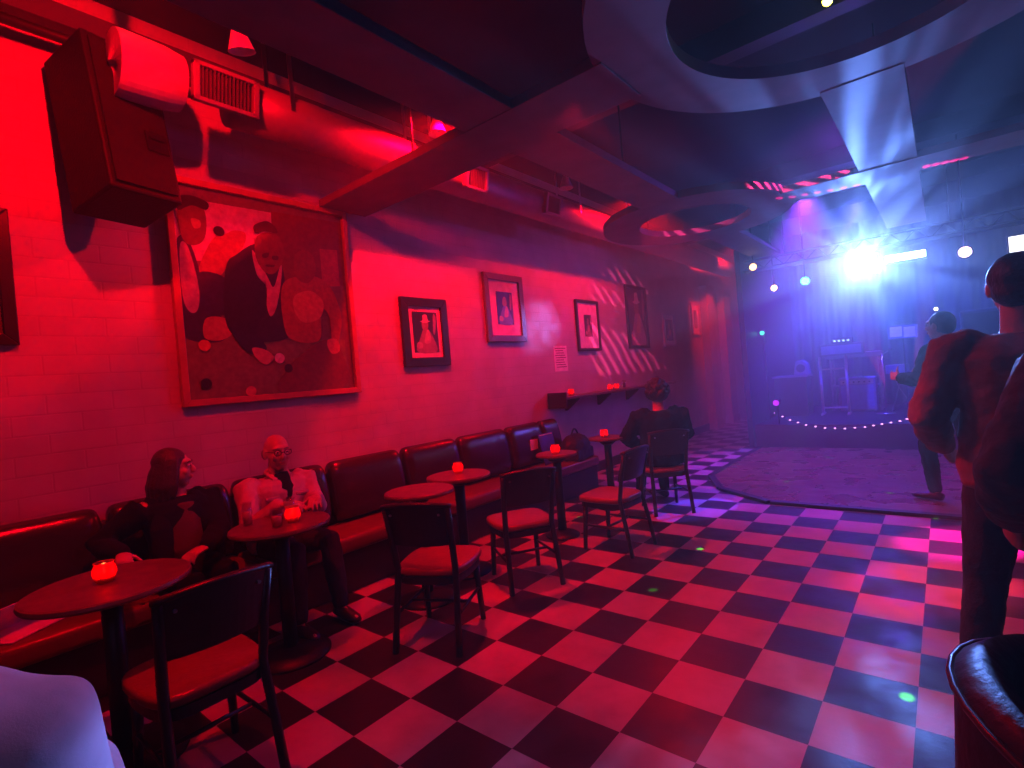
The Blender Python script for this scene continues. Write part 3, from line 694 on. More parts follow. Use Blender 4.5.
# ------------------------------------------------------------------ things on the bench
t = thing('duffel_bag', 'dark round bag lying at the far end of the bench seat', 'bag', (.45, 5.34, .412), .1)
o = B().ell((0, 0, .15), (.16, .24, .15)).box((-.14, -.21, .001), (.14, .21, .12)).build('bag_body', mat('navy_nylon', (.02, .02, .035), .5, bump=.4, bscale=20), t, remesh=.012, disp=.02)
b = B(); b.tube([(0, -.10+.2*k/10, .27+.09*math.sin(PI*k/10)) for k in range(11)], .010); b.build('handle', BLACKP, t, smooth=True)
t = thing('blue_lit_panel', 'added blue panel for the lit side of a back cushion near the far end', 'panel', (.345, 4.84, .411), 0)
r = Euler((0, math.radians(-12), 0)).to_matrix()
B().box((0, 0, 0), (.008, .28, .36), r, (0, 0, 0)).build('panel_face', mat('blue_light_tint', (.05, .07, .5), .35), t)  # blue light on the cushion side, put into the colour of a panel
B().box((.008, .02, .34), (.010, .26, .352), r, (0, 0, 0)).build('light_edge_strip', PAPER, t)  # pale strip for the lighter top edge of the cushion
t = B().box((.245, 4.72, .60), (.249, 4.86, .72)).build('paper_card', PAPER); tag(t, 'small pale paper card on the bench back beside the blue panel', 'card')
t = thing('folded_paper', 'folded white paper on the bench seat at the far left', 'paper', (.40, .40, .414), .6)
b = B(); r = Euler((.0, -.75, 0)).to_matrix(); b.box((-.12, -.15, 0), (.10, .12, .004)); b.box((-.12, -.15, .004), (.10, .12, .007), r, (-.12, 0, .004)); b.build('sheets', PAPER, t)

# ------------------------------------------------------------------ stage
SY, SZ = 9.0, .36
t = thing('stage_platform', 'dark raised stage platform behind the dance floor', 'stage', (1.52, SY, 0))
B().box((0, 0, 0), (4.84, 3.15, SZ)).build('deck', mat('stage_deck', (.03, .03, .04), .5, nscale=6), t, bevel=.01)
B().box((0, -.012, 0), (4.84, 0, SZ-.03)).build('skirt', mat('stage_skirt', (.04, .035, .06), .8, bump=.5, bscale=12), t)
# drape behind the stage
b = B(); N = 140; A = []
for k in range(N+1):
    x = 1.52+4.84*k/N; y = 12.3+.06*math.sin(k*.9)+.03*math.sin(k*.37)
    A.append([b.bm.verts.new((x, y, z)) for z in (.02, 3.9)] + [b.bm.verts.new((x, y+.02, z)) for z in (3.9, .02)])
for P_, Q in zip(A, A[1:]):
    for k in range(4): b.bm.faces.new((P_[k], P_[(k+1) % 4], Q[(k+1) % 4], Q[k]))
tag(b.build('stage_curtain', mat('blue_drape', (.05, .05, .12), .8), smooth=True), 'pleated dark curtain closing the back of the stage', 'curtain')
def on(px, py, Y=10.5): return on_y(px, py, Y)
BLK = mat('equipment_black', (.04, .04, .06), .5)
TOL = mat('amp_tolex', (.3, .32, .5), .6, bump=.3, bscale=120)
# amplifier
t = thing('guitar_amplifier', 'square amplifier cabinet in the middle of the stage', 'amplifier', (2.76, 10.66, SZ))
o = B().box((-.27, 0, .02), (.27, .30, .60)).build('cabinet', TOL, t, bevel=.02)
B().box((-.235, -.008, .06), (.235, 0, .47)).build('grille_cloth', mat('grille_cloth', (.32, .38, .7), .8, bump=.5, bscale=150), t)
B().box((-.235, -.008, .49), (.235, 0, .56)).build('control_panel', STEEL, t)
b = B()
for k in range(6): b.cyl((-.19+.075*k, -.02, .525), (-.19+.075*k, -.008, .525), .014, n=12)
b.build('knobs', BLK, t)
B().tube([(-.09, .15, .60), (-.08, .15, .63), (.08, .15, .63), (.09, .15, .60)], .010).build('handle', BLK, t)
# keyboard on stand
t = thing('keyboard', 'electric keyboard on its stand behind the amplifier', 'keyboard', (2.70, 11.2, SZ))
B().box((-.42, -.15, .93), (.42, .15, 1.02)).build('keyboard_body', BLK, t, bevel=.01)
B().box((-.38, -.14, 1.02), (.38, -.02, 1.03)).build('white_keys', WHITEP, t)
b = B()
for k in range(22):
    if k % 7 not in (2, 6): b.box((-.365+.0345*k, -.10, 1.03), (-.347+.0345*k, -.02, 1.04))
b.build('black_keys', GLOSS, t)
b = B()
for s_ in (-1, 1):
    b.cyl((s_*.36, -.15, .0), (s_*.36, -.15, .93), .018); b.cyl((s_*.36, .15, .0), (s_*.36, .15, .93), .018); b.cyl((s_*.36, -.15, .45), (s_*.36, .15, .45), .014)
b.cyl((-.36, -.15, .45), (.36, -.15, .45), .014); b.build('stand', STEEL, t)
# rack frame left of the amp
t = thing('equipment_rack', 'tall pale metal rack frame left of the amplifier', 'rack', (2.33, 10.38, SZ))
b = B()
for x in (-.05, .33):
    b.cyl((x, 0, 0), (x, 0, 1.0), .022); b.cyl((x, -.16, .02), (x, .16, .02), .02)
b.cyl((-.05, 0, .78), (.33, 0, .78), .014); b.cyl((-.05, 0, .12), (.33, 0, .12), .014); b.build('frame', WHITEP, t, smooth=True)
B().box((-.03, -.10, 1.0), (.60, .12, 1.20)).build('mixer_box', BLK, t, bevel=.01)
B().box((-.0, -.108, 1.03), (.57, -.10, 1.17)).build('mixer_panel', mat('panel_blue', (.2, .22, .35), .4), t)
B().box((.15, -.06, 1.20), (.45, .08, 1.29)).build('receiver', BLK, t, bevel=.005)
b = B()
for k in range(4): b.ell((.20+.065*k, -.07, 1.245), (.020, .008, .016), seg=10)
b.build('indicator_light', emit('indicator_glow', (.35, .6, 1), 3), t)
# floor monitor and side table at stage left
t = thing('side_cabinet', 'low dark cabinet at the left end of the stage', 'cabinet', (1.80, 10.45, SZ))
B().box((-.24, -.2, 0), (.28, .25, .68)).build('cabinet_body', BLK, t, bevel=.01); B().box((-.26, -.22, .68), (.30, .27, .71)).build('cabinet_top', mat('pale_top', (.3, .3, .38), .4), t)
t = thing('small_speaker', 'small rounded speaker standing on the low cabinet', 'speaker', (1.99, 10.42, SZ+.7105))
B().prism([(-.12, 0), (.13, 0), (.10, .20), (.02, .27), (-.08, .24)], 'y', -.1, .1).build('speaker_body', mat('pale_speaker', (.35, .35, .42), .5), t, bevel=.015)
B().cyl((0, -.104, .12), (0, -.1, .12), .07).build('speaker_cone', BLK, t)
# mic stand
t = thing('microphone_stand', 'microphone stand right of the amplifier', 'microphone stand', (3.16, 10.4, SZ))
b = B().cyl((0, 0, .01), (0, 0, .98), .010, n=10)
b.lathe([(0, 0), (.13, 0), (.13, .012), (.02, .03), (0, .03)], n=24); b.cyl((0, 0, .95), (.10, -.10, 1.02), .008, n=8); b.build('stand', STEEL, t, smooth=True)
B().limb([(.10, -.10, 1.02), (.13, -.14, 1.04)], [.014, .026]).build('microphone', BLK, t, smooth=True)
# small drum
t = thing('snare_drum', 'small pale drum on a stand right of the microphone', 'drum', (3.33, 10.74, SZ+.008))
B().cyl((0, 0, .62), (0, 0, .76), .16, n=32).build('shell', mat('drum_shell', (.35, .35, .55), .3), t); B().cyl((0, 0, .76), (0, 0, .765), .15, n=32).build('drum_head', WHITEP, t)
b = B()
for k in range(3): a = k*2.1; b.cyl((0, 0, .4), (.2*math.cos(a), .2*math.sin(a), .0), .008, n=8); b.cyl((0, 0, .4), (.13*math.cos(a), .13*math.sin(a), .62), .008, n=8)
b.build('drum_stand', STEEL, t)
# music stand
t = thing('music_stand', 'music stand with white sheets at the right of the stage', 'music stand', (3.45, 10.5, SZ))
r = Euler((math.radians(-25), 0, 0)).to_matrix()
b = B().cyl((0, 0, 0), (0, 0, 1.22), .010, n=10)
for k in range(3): a = k*2.1+.5; b.cyl((0, 0, .2), (.25*math.cos(a), .25*math.sin(a), .01), .008, n=8)
b.build('stand', BLK, t); B().box((-.19, -.01, 1.18), (.19, .0, 1.42), r, (0, 0, 1.22)).build('desk', BLK, t)
b = B(); b.box((-.17, -.016, 1.22), (-.01, -.011, 1.40), r, (0, 0, 1.22)); b.box((.01, -.016, 1.20), (.16, -.011, 1.38), r, (0, 0, 1.22)); b.build('sheet_music', PAPER, t)
# stool / seat with laptop
t = thing('stage_stool', 'dark stool holding an open laptop at the right of the stage', 'stool', (3.66, 10.4, SZ+.004))
b = B().lathe([(0, .40), (.19, .40), (.20, .42), (.19, .45), (0, .45)], n=28)
for k in range(4): a = k*PI/2+.78; b.cyl((.12*math.cos(a), .12*math.sin(a), .40), (.19*math.cos(a), .19*math.sin(a), 0), .012, n=8)
b.build('stool_frame', BLK, t)
t = thing('laptop', 'open laptop on the dark stage stool', 'laptop', (3.66, 10.4, SZ+.455), .4)
B().box((-.15, -.11, 0), (.15, .10, .014)).build('keyboard_deck', STEEL, t); r = Euler((math.radians(-15), 0, 0)).to_matrix()
B().box((-.15, .10, .014), (.15, .11, .22), r, (0, .1, .014)).build('screen', mat('laptop_shell', (.3, .3, .35), .4), t)
# tall speaker stage right, mostly behind people
t = thing('stage_speaker', 'tall dark speaker column at the right end of the stage', 'speaker', (4.4, 10.2, SZ))
B().box((-.25, -.2, 0), (.25, .25, 1.5)).build('cabinet', BLK, t, bevel=.02); B().box((-.22, -.21, .05), (.22, -.2, 1.45)).build('grille', mat('speaker_grille', (.012, .009, .009), .7, bump=.6, bscale=200, spec=.12), t)
# rope of little lights hanging along the stage front
pts = []
key = [(775, 413), (790, 420), (806, 425), (825, 428), (845, 428.5), (865, 427), (882, 424), (900, 421), (914, 417), (930, 414)]
for (a, b_), (c, d_) in zip(key, key[1:]):
    for k in range(4):
        f = k/4; p = on_y(a+(c-a)*f, b_+(d_-b_)*f, 8.93); pts.append(p)
t = thing('light_garland', 'string of small glowing pinkish lights hanging along the stage front', 'string lights', pts[0])
b = B(); b.loft([(p-pts[0], .006, .006) for p in pts], (0, 0, 1), 6); b.build('cord', BLK, t)
g = None
for p in pts[::2]:
    if g is None: g = B().ell((0, 0, 0), (.018, .010, .010), seg=10).build('bulb', emit('garland_glow', (.9, .35, .85), 3), t, smooth=True); g.location = p-pts[0]
    else: c = g.copy(); COL.objects.link(c); c.parent = t; c.location = p-pts[0]
for q in ((776, 414), (930, 414)):
    p = on_y(*q, 8.95); tag(B().cyl((p.x, 8.92, p.z-.02), (p.x, 8.92, p.z+.04), .012).cyl((p.x, 8.988, p.z), (p.x, 8.91, p.z), .012).build('garland_hook', BLK), 'hook holding the %s end of the light garland' % ('left' if q[0] < 800 else 'right'), 'hook')

# truss with lamps over the stage front
t = thing('lighting_truss', 'horizontal metal lighting truss above the stage front', 'truss', (1.5, 9.2, 2.85))
b = B(); 
for (y, z) in ((-.1, 0), (.1, 0), (0, .17)): b.cyl((0, y, z), (4.86, y, z), .02, n=10)
k = 0
while k < 4.7: b.cyl((k, -.1, 0), (k+.15, 0, .17), .008, n=6); b.cyl((k+.15, 0, .17), (k+.3, .1, 0), .008, n=6); b.cyl((k, .1, 0), (k+.3, -.1, 0), .008, n=6); k += .3
b.build('truss_tubes', IRON, t)
for x in (.6, 2.6, 4.4): B().cyl((x, 0, .17), (x, 0, 1.15), .01, n=8).build('hanger', IRON, t)
t = thing('stage_effect_lamp', 'dazzling blue white effect lamp on the truss above the stage', 'stage light', (LX.x, LX.y, LX.z))
B().box((-.16, -.08, -.13), (.16, .14, .13)).build('lamp_housing', IRON, t, bevel=.02)
B().tube([(-.18, .05, 0), (-.18, .05, .16), (0, .05, .20), (.18, .05, .16), (.18, .05, 0)], .012).build('yoke', IRON, t)
B().ell((0, -.085, 0), (.13, .03, .11)).build('lens', emit('stage_lens_glow', (.40, .62, 1), 22), t, smooth=True)
t = thing('led_bar_lamp', 'bright white blue light bar just right of the dazzling lamp', 'stage light', (LX.x+.47, LX.y, LX.z+.02))
B().box((-.24, -.05, -.06), (.24, .1, .06)).build('lamp_housing', IRON, t, bevel=.01); B().box((-.22, -.075, -.045), (.22, -.05, .045)).build('lens', emit('stage_lens_glow', (.40, .62, 1), 22), t, bevel=.01)
def smalllamp(px, py, Y, r, col, s_, label, name='stage_spot'):
    p = on_y(px, py, Y); t = thing(name, label, 'stage light', p)
    B().cyl((0, .02, 0), (0, .18, .03), r*1.25, r*.9, n=18).build('lamp_housing', IRON, t, smooth=True)
    B().ell((0, 0, 0), (r, r*.5, r)).build('lens', emit('glow_'+name+str(px), col, s_), t, smooth=True)
    if p.z > 2.3: B().cyl((0, .0, .02), (0, .0, H-p.z), .009, n=8).build('hanger_rod', IRON, t)
    else: B().cyl((0, .1, 0), (0, .1, SZ-p.z), .012, n=8).build('post', IRON, t)
smalllamp(805, 281, 9.0, .055, (.05, 1, .6), 14, 'small glowing green stage lamp left of the dazzling lamp')
smalllamp(753, 267, 8.6, .050, (1, .45, .12), 9, 'upper one of two small orange glowing lamps at the left of the truss')
smalllamp(774, 288, 9.0, .045, (1, .55, .15), 9, 'lower one of two small orange glowing lamps at the left of the truss')
smalllamp(965, 252, 8.0, .06, (1, .62, .85), 6, 'round pinkish white glowing lamp right of the dazzling lamp')
smalllamp(936, 309, 10.0, .025, (1, .85, .5), 8, 'tiny warm lamp below the pinkish white lamp')
smalllamp(762, 333, 9.7, .035, (.05, 1, .55), 3, 'tiny green lamp low at the left of the stage')
smalllamp(776, 403, 9.0, .045, (.6, .02, .9), 1.6, 'dim violet lamp at the left end of the light garland')
p = on_y(1021, 243, 7.5); t = thing('wall_screen', 'small bright white screen at the right edge of the photo', 'screen', p)
B().box((-.10, 0, -.09), (.45, .05, .09)).build('screen_body', IRON, t); B().box((-.09, -.004, -.08), (.44, 0, .08)).build('screen_panel', emit('screen_white', (.9, .9, 1), 2.5), t)

# ------------------------------------------------------------------ people
SKIN = mat('skin', (.50, .30, .23), .5, nscale=20, noise_amt=.08)
EYEW = mat('eye_white', (.7, .68, .66), .2); IRIS = mat('iris', (.05, .03, .02), .15); LIP = mat('lips', (.36, .12, .11), .4)
def ik(a, c, l1, l2, pole):
    a, c, pole = V(a), V(c), V(pole); d_ = c-a; L = min(d_.length, (l1+l2)*.998); dn = d_.normalized()
    x = (l1*l1-l2*l2+L*L)/(2*L); h = math.sqrt(max(0, l1*l1-x*x)); pn = pole-dn*pole.dot(dn); pn.normalize()
    return a+dn*x+pn*h, a+dn*L
def head_mesh(b, c, R_, s=1.0):
    def e(p, r, rr=None): b.ell(c + R_ @ (V(p)*s), [q*s for q in r], R_ @ (rr if rr is not None else M.Identity(3)))
    e((0, -.018, .030), (.076, .096, .095)); e((0, .022, -.028), (.064, .070, .080)); e((0, .045, -.085), (.036, .036, .032))
    e((0, .070, .042), (.056, .022, .018)); e((.036, .066, -.020), (.024, .022, .020)); e((-.036, .066, -.020), (.024, .022, .020))
    b.limb([c+R_@(V((0, .088, .025))*s), c+R_@(V((0, .108, -.012))*s), c+R_@(V((0, .104, -.020))*s)], [.009*s, .014*s, .015*s], 10)
    e((0, .082, -.055), (.024, .015, .013))
    for k in (-1, 1): e((k*.078, -.004, .0), (.012, .022, .034))
def hand_mesh(b, wr, d_, n_, curl=.5, s=1.0, side=1):
    """wr wrist, d_ finger direction, n_ palm normal (curl direction), side: +1 thumb on d x n side"""
    d_ = V(d_).normalized(); n_ = V(n_); n_ = (n_-d_*n_.dot(d_)).normalized(); x = d_.cross(n_)*side
    b.loft([(wr-d_*.02*s, .026*s, .020*s, x), (wr+d_*.02*s, .034*s, .017*s, x), (wr+d_*.06*s, .041*s, .015*s, x), (wr+d_*.088*s, .040*s, .012*s, x), (wr+d_*.095*s, .03*s, .008*s, x)], n=14)
    for i, (o, L) in enumerate(((.031, .070), (.010, .080), (-.011, .074), (-.031, .058))):
        p = wr+d_*(.083-.004*abs(i-1))*s+x*o*s; a = .15+.1*i; P = [p]
        for j, f in enumerate((.45, .32, .23)):
            a_ = a+curl*(.5+j*.8); p = p+(d_*math.cos(a_)+n_*math.sin(a_)+x*.05*(1.5-i))*L*f*s; P.append(p)
        b.limb(P, [.0098*s, .0092*s, .0085*s, .0075*s], 9)
    p = wr+d_*.022*s+x*.030*s; P = [p]
    for j, f in enumerate((.036, .030, .024)): p = p+((x*.75+d_*.75+n_*(.35+curl*.4*j)).normalized())*f*s; P.append(p)
    b.limb(P, [.0135*s, .0115*s, .010*s, .0085*s], 9)

def person(label, loc, rz, pelvis, neck, head, shw=.185, sh_yaw=0, hyaw=0, hpitch=0, arms=None, legs=None, s=1.0, female=False,
           top=None, pants=None, shoes=None, hair=None, hairfn=None, skirt=0, bald=False, coat=0, collar=None, glasses=False, bulk=0, vox=.006, curl=.5, extras=None, disp=.022, soft=0, shdrop=.055):
    t = thing('person', label, 'person', loc, rz)
    pel, nk, hd = V(pelvis), V(neck), V(head); cs, sn = math.cos(sh_yaw), math.sin(sh_yaw)
    ax = V((cs, sn, 0)); fy = V((-sn, cs, 0)); upv = (nk-pel).normalized()
    sh = {k: nk + ax*shw*k - upv*shdrop for k in (-1, 1)}
    hip = {k: pel + V((k*.092*s, 0, -.02)) for k in (-1, 1)}
    b = B()
    def torso(bb, g, low=-.10, wide=0, belly=0):
        L = (nk-pel).length
        rows = [(low/L if L else 0, .150, .115), (.0, .165, .122), (.22, .145, .105), (.42, .150, .110), (.62, .172, .120), (.80, .182, .112), (.90-(shdrop-.055)*1.2, .165-(shdrop-.055), .092), (.97-(shdrop-.055), .09, .065)]
        bb.loft([(pel+(nk-pel)*f + fy*(.012+(belly if .1 < f < .6 else 0)), (rx*shw/.185)+g+(wide if f < .3 else wide*.3), ry+g+(wide*.6 if f < .3 else wide*.2), ax) for f, rx, ry in rows], n=24)
    torso(b, 0)
    b.loft([(nk-upv*.05, .062, .056), (nk+(hd-nk)*.35, .054, .056), (hd-(hd-nk)*.12, .05, .055)], ax, 16)
    RH = Euler((hpitch, 0, hyaw)).to_matrix(); head_mesh(b, hd, RH, s*.98)
    J = {}
    for k in (-1, 1):
        wr, pole, hdir, pn = arms[k]; el, wr = ik(sh[k], wr, .285*s, .255*s, pole); J[k] = (el, wr)
        b.limb([sh[k], sh[k].lerp(el, .5), el, el.lerp(wr, .35), wr], [.052*s, .046*s, .038*s, .038*s, .026*s], 14)
        hand_mesh(b, wr+(V(hdir).normalized()*.02), V(hdir), V(pn), curl, s, side=1 if V(hdir).cross(V(pn)).dot(V((-k, 0, 1))) > 0 else -1)
        kn, an, toe = (V(q) for q in legs[k])
        b.limb([hip[k], hip[k].lerp(kn, .5), kn, kn.lerp(an, .35), an], [.085*s, .075*s, .054*s, .054*s, .036*s], 14)
        b.limb([an+V((0, 0, -.02)), an+toe*.10+V((0, 0, -.045)), an+toe*.17+V((0, 0, -.05))], [.026, .024, .016], 12)
    b.build('body', SKIN, t, remesh=vox)
    for k in (-1, 1):
        B().ell(hd+RH@(V((k*.031, .083, .018))*s*.98), (.0125, .0115, .011), RH, 12).build('eye', EYEW, t, smooth=True)
        B().ell(hd+RH@(V((k*.031, .0925, .018))*s*.98), (.006, .004, .006), RH, 10).build('iris', IRIS, t, smooth=True)
    B().ell(hd+RH@(V((0, .0935, -.050))*s*.98), (.021, .008, .0045), RH, 12).ell(hd+RH@(V((0, .093, -.058))*s*.98), (.018, .008, .0050), RH, 12).build('lips', LIP, t, smooth=True)
    b = B()
    for k in (-1, 1): b.limb([hd+RH@(V((k*.015, .092, .040))*s*.98), hd+RH@(V((k*.032, .091, .045))*s*.98), hd+RH@(V((k*.050, .080, .040))*s*.98)], [.003, .004, .002], 6)
    b.build('eyebrows', hair or IRIS, t, smooth=True)
    # clothing
    g = .016+bulk
    b = B(); torso(b, g, low=-.02-coat, wide=.02 if coat else 0)
    for k in (-1, 1):
        el, wr = J[k]
        b.limb([sh[k]-ax*k*.03, sh[k]+ax*k*.01, sh[k].lerp(el, .5), el, el.lerp(wr, .4), wr-(wr-el)*.04], [.066+bulk, .070+bulk, .060+bulk, .054+bulk, .048+bulk, .040+bulk*.6], 16)
    o = b.build('jacket' if coat else 'top', top, t, remesh=.010, disp=disp)
    if soft: o.modifiers['smooth'].iterations = soft; o.modifiers['smooth'].factor = .8
    b = B()
    for k in (-1, 1):
        kn, an, toe = (V(q) for q in legs[k])
        b.limb([hip[k]+V((0, 0, .02)), hip[k].lerp(kn, .5), kn, kn.lerp(an, .4), an+(kn-an)*.06], [.105*s, .090*s, .070*s, .064*s, .052*s], 16)
    b.loft([(pel+V((0, 0, -.10)), .16, .125), (pel, .178, .135), (pel+upv*.10, .160, .120)], ax, 20)
    b.build('trousers', pants, t, remesh=.011, disp=.016)
    for k in (-1, 1):
        kn, an, toe = (V(q) for q in legs[k]); toe = toe.normalized(); q = V((-toe.y, toe.x, 0))
        b = B(); b.loft([(an-toe*.055+V((0, 0, -.045)), .030, .030, q), (an-toe*.01+V((0, 0, -.035)), .042, .042, q), (an+toe*.08+V((0, 0, -.048)), .046, .032, q), (an+toe*.15+V((0, 0, -.055)), .042, .024, q), (an+toe*.19+V((0, 0, -.058)), .02, .012, q)], n=16)
        b.build('shoe', shoes or BLACKP, t, smooth=True)
    if hairfn: hairfn(t, hd, RH, s, hair)
    if collar: collar(t, nk, ax, fy, upv)
    if glasses:
        b = B(); rr = lambda p: hd+RH@(V(p)*s*.98)
        for k in (-1, 1):
            b.loft([(rr((k*.033+.023*math.cos(a*PI/8), .102, .016+.018*math.sin(a*PI/8))), .0022, .0022) for a in range(17)], RH@V((0, 1, 0)), 6)
            b.limb([rr((k*.056, .098, .022)), rr((k*.078, .05, .022)), rr((k*.084, -.01, .012))], [.002, .002, .002], 6)
        b.limb([rr((-.011, .104, .018)), rr((.011, .104, .018))], [.002, .002], 6)
        b.build('glasses', IRON, t, smooth=True)
    if extras: extras(t, J, hd, RH)
    return t

def long_hair(t, hd, RH, s, m):
    b = B(); c = lambda p: hd+RH@(V(p)*s)
    b.ell(c((0, -.03, .045)), (.090*s, .098*s, .090*s), RH)
    for k in range(-7, 8):
        a = k/7*2.05; x, y = math.sin(a)*.084, -math.cos(a)*.088-.022
        b.limb([c((x*.8, y*.8, .06)), c((x*1.05, y*1.05, -.02)), c((x*1.12, y*1.15-.01, -.10)), c((x*1.15, y*1.2-.01, -.175-.02*math.cos(a)))], [.024, .024, .023, .010], 8)
    b.build('hair', m, t, remesh=.006, disp=.010)
def short_hair(t, hd, RH, s, m):
    b = B(); c = lambda p: hd+RH@(V(p)*s)
    b.ell(c((0, -.032, .040)), (.085*s, .098*s, .088*s), RH); b.ell(c((0, -.05, -.01)), (.078*s, .075*s, .070*s), RH)
    b.build('hair', m, t, remesh=.006, disp=.012)
def curly_hair(t, hd, RH, s, m):
    b = B(); R_ = random.Random(3)
    b.ell(hd+RH@V((0, -.02, .045)), (.105, .115, .105)); b.ell(hd+RH@V((0, -.05, -.02)), (.10, .09, .08))
    for k in range(120):
        v = V((R_.gauss(0, 1), R_.gauss(0, 1), R_.gauss(0, 1))).normalized()
        if v.y > .45 and v.z < .4: continue
        b.ell(hd+RH@V((v.x*.108, v.y*.112-.03, v.z*.105+.025)), (.024, .024, .024), seg=8)
    b.build('hair', m, t, remesh=.007, disp=.008)
def fringe_hair(t, hd, RH, s, m):
    b = B(); c = lambda p: hd+RH@(V(p)*s)
    for k in (-1, 1): b.ell(c((k*.070, -.035, -.005)), (.014, .045, .035), RH)
    b.ell(c((0, -.095, -.01)), (.055, .020, .040), RH); b.build('hair', m, t, remesh=.005)
BLKH = mat('black_hair', (.02, .010, .010), .45, bump=.5, bscale=120); GREYH = mat('grey_hair', (.25, .22, .21), .6)
BLKCL = mat('black_cloth', (.007, .006, .008), .9, bump=.3, bscale=70, spec=.2); DENIM = mat('dark_denim', (.018, .018, .032), .85, bump=.3, bscale=120)
MAROON = mat('maroon_knit', (.10, .016, .022), .85, bump=.4, bscale=90); PALEJ = mat('pale_jacket', (.52, .43, .40), .8, bump=.35, bscale=60)
LAV = mat('pale_fleece', (.62, .56, .66), .95, bump=.08, bscale=260, sheen=.4); TANJ = mat('tan_jacket', (.17, .10, .08), .75, bump=.35, bscale=40)
X = V((1, 0, 0)); Yv = V((0, 1, 0))
def seatlegs(spread=.10, f=.43, zk=.50): return {k: ((k*spread, f, zk), (k*(spread+.02), f+.03, .085), Yv) for k in (-1, 1)}

# woman in black on the bench: local +y looks away from the wall
def woman_extras(t, J, hd, RH):
    el, wr = J[-1]; d_ = (wr-el).normalized(); b = B()
    for q in (.0, .025, .045):
        c = wr-d_*q; x = d_.orthogonal().normalized(); y = d_.cross(x)
        for k in range(14): b.ell(c+x*.034*math.cos(k*PI/7)+y*.034*math.sin(k*PI/7), (.0065, .0065, .0065), seg=8)
    b.build('bracelet', mat('bracelet_beads', (.4, .35, .33), .15, metal=.6), t, smooth=True)
    # open black cardigan front panels over the maroon top
    b = B(); 
    for k in (-1, 1): b.limb([V((k*.075, .05, .90)), V((k*.125, .125, .76)), V((k*.135, .15, .56))], [.045, .060, .055], 12, flat=.5)
    b.build('cardigan_front', BLKCL, t, remesh=.010, disp=.014)
    lab(B().loft([((0, .075, .88), .075, .05), ((0, .095, .76), .10, .06), ((0, .11, .62), .11, .06), ((0, .10, .55), .10, .05)], n=20).build('shirt_front', MAROON, t, remesh=.010, disp=.008), 'maroon shirt between the cardigan fronts')
person('woman in black cardigan with long dark hair, seated on the bench, looking at the man', (.40, 1.10, 0), -PI/2, (0, 0, .50), (0, -.02, .925), (.0, .015, 1.075),
       shw=.17, sh_yaw=.12, hyaw=1.05, hpitch=-.05, s=.94, female=True,
       arms={-1: ((-.02, .36, .66), (-.8, -.3, -.6), (.95, .30, -.12), (0, -.1, -1)), 1: ((.33, .18, .70), (.6, -.7, -.3), (.1, .8, -.2), (0, 0, -1))},
       legs=seatlegs(.09, .40), top=BLKCL, pants=BLKCL, hair=mat('auburn_hair', (.05, .015, .012), .45, bump=.5, bscale=120), hairfn=long_hair, extras=woman_extras, bulk=.012, disp=.012)
def man_collar(t, nk, ax, fy, upv):
    b = B()
    for k in (-1, 1):
        p = nk+fy*.055+upv*.010
        b.limb([nk+ax*k*.065+upv*.02, p+ax*k*.050+fy*.03-upv*.03, p+ax*k*.075+fy*.045-upv*.085], [.020, .026, .012], 10, flat=.45)
    b.limb([nk+ax*-.065+upv*.025, nk-fy*.055+upv*.035, nk+ax*.065+upv*.025], [.020, .022, .020], 10)
    lab(b.build('collar', PALEJ, t, remesh=.006), 'open pale collar')
    b = B(); b.loft([(nk+fy*.060+upv*.010, .048, .024), (nk+fy*.118-upv*.08, .052, .030), (nk+fy*.150-upv*.23, .010, .016)], ax, 14)
    lab(b.build('shirt', BLKCL, t, smooth=True), 'dark shirt showing at the open neck')
    b = B()
    for k in (-1, 1): b.box(V((k*.10-.045, .150, .79)), V((k*.10+.045, .172, .81)))
    b.build('pocket_flaps', PALEJ, t, bevel=.004)
person('bald man with glasses in a pale open jacket seated on the bench', (.42, 1.68, 0), -PI/2, (0, 0, .50), (0, .03, .93), (0, .07, 1.075),
       shw=.20, sh_yaw=.05, hyaw=-.1, hpitch=-.08, s=1.0,
       arms={-1: ((-.05, .42, .80), (-.45, -.3, -1), (.5, .8, 0), (0, -.1, -1)), 1: ((.18, .40, .80), (.5, -.3, -1), (-.6, .75, 0), (0, -.1, -1))},
       legs=seatlegs(.12, .42), top=PALEJ, pants=DENIM, hair=GREYH, hairfn=fringe_hair, collar=man_collar, glasses=True, bulk=.004, coat=.03)

# person in black on the far chair, back to us
rz5 = math.atan2(.67, .74)
person('person in black with curly hair, back turned, seated on the far chair', (1.70, 5.02, 0), rz5, (0, 0, .53), (0, .03, 1.0), (0, .06, 1.175),
       shw=.20, arms={k: ((k*.16, .33, .62), (k, -.3, -.3), (-k*.2, 1, 0), (0, 0, -1)) for k in (-1, 1)}, legs=seatlegs(.11, .42, .50),
       top=BLKCL, pants=BLKCL, hair=BLKH, hairfn=curly_hair, bulk=.025, coat=.06, vox=.008)
# standing person in a tan jacket, back to us, right
person('tall standing person in a tan brown jacket and dark jeans, back turned, at the right', (4.17, 2.70, 0), math.radians(4), (0, 0, .95), (0, .01, 1.46), (0, .05, 1.62),
       shw=.19, arms={k: ((k*.24, .20, 1.0), (k*.5, -1, 0), (k*-.2, .7, -.5), (-k, .2, 0)) for k in (-1, 1)},
       legs={-1: ((-.15, .03, .50), (-.21, -.02, .085), Yv), 1: ((.11, .03, .50), (.13, -.02, .085), Yv)}, top=TANJ, pants=DENIM, hair=BLKH, hairfn=short_hair, bulk=.014, coat=.06, vox=.008)
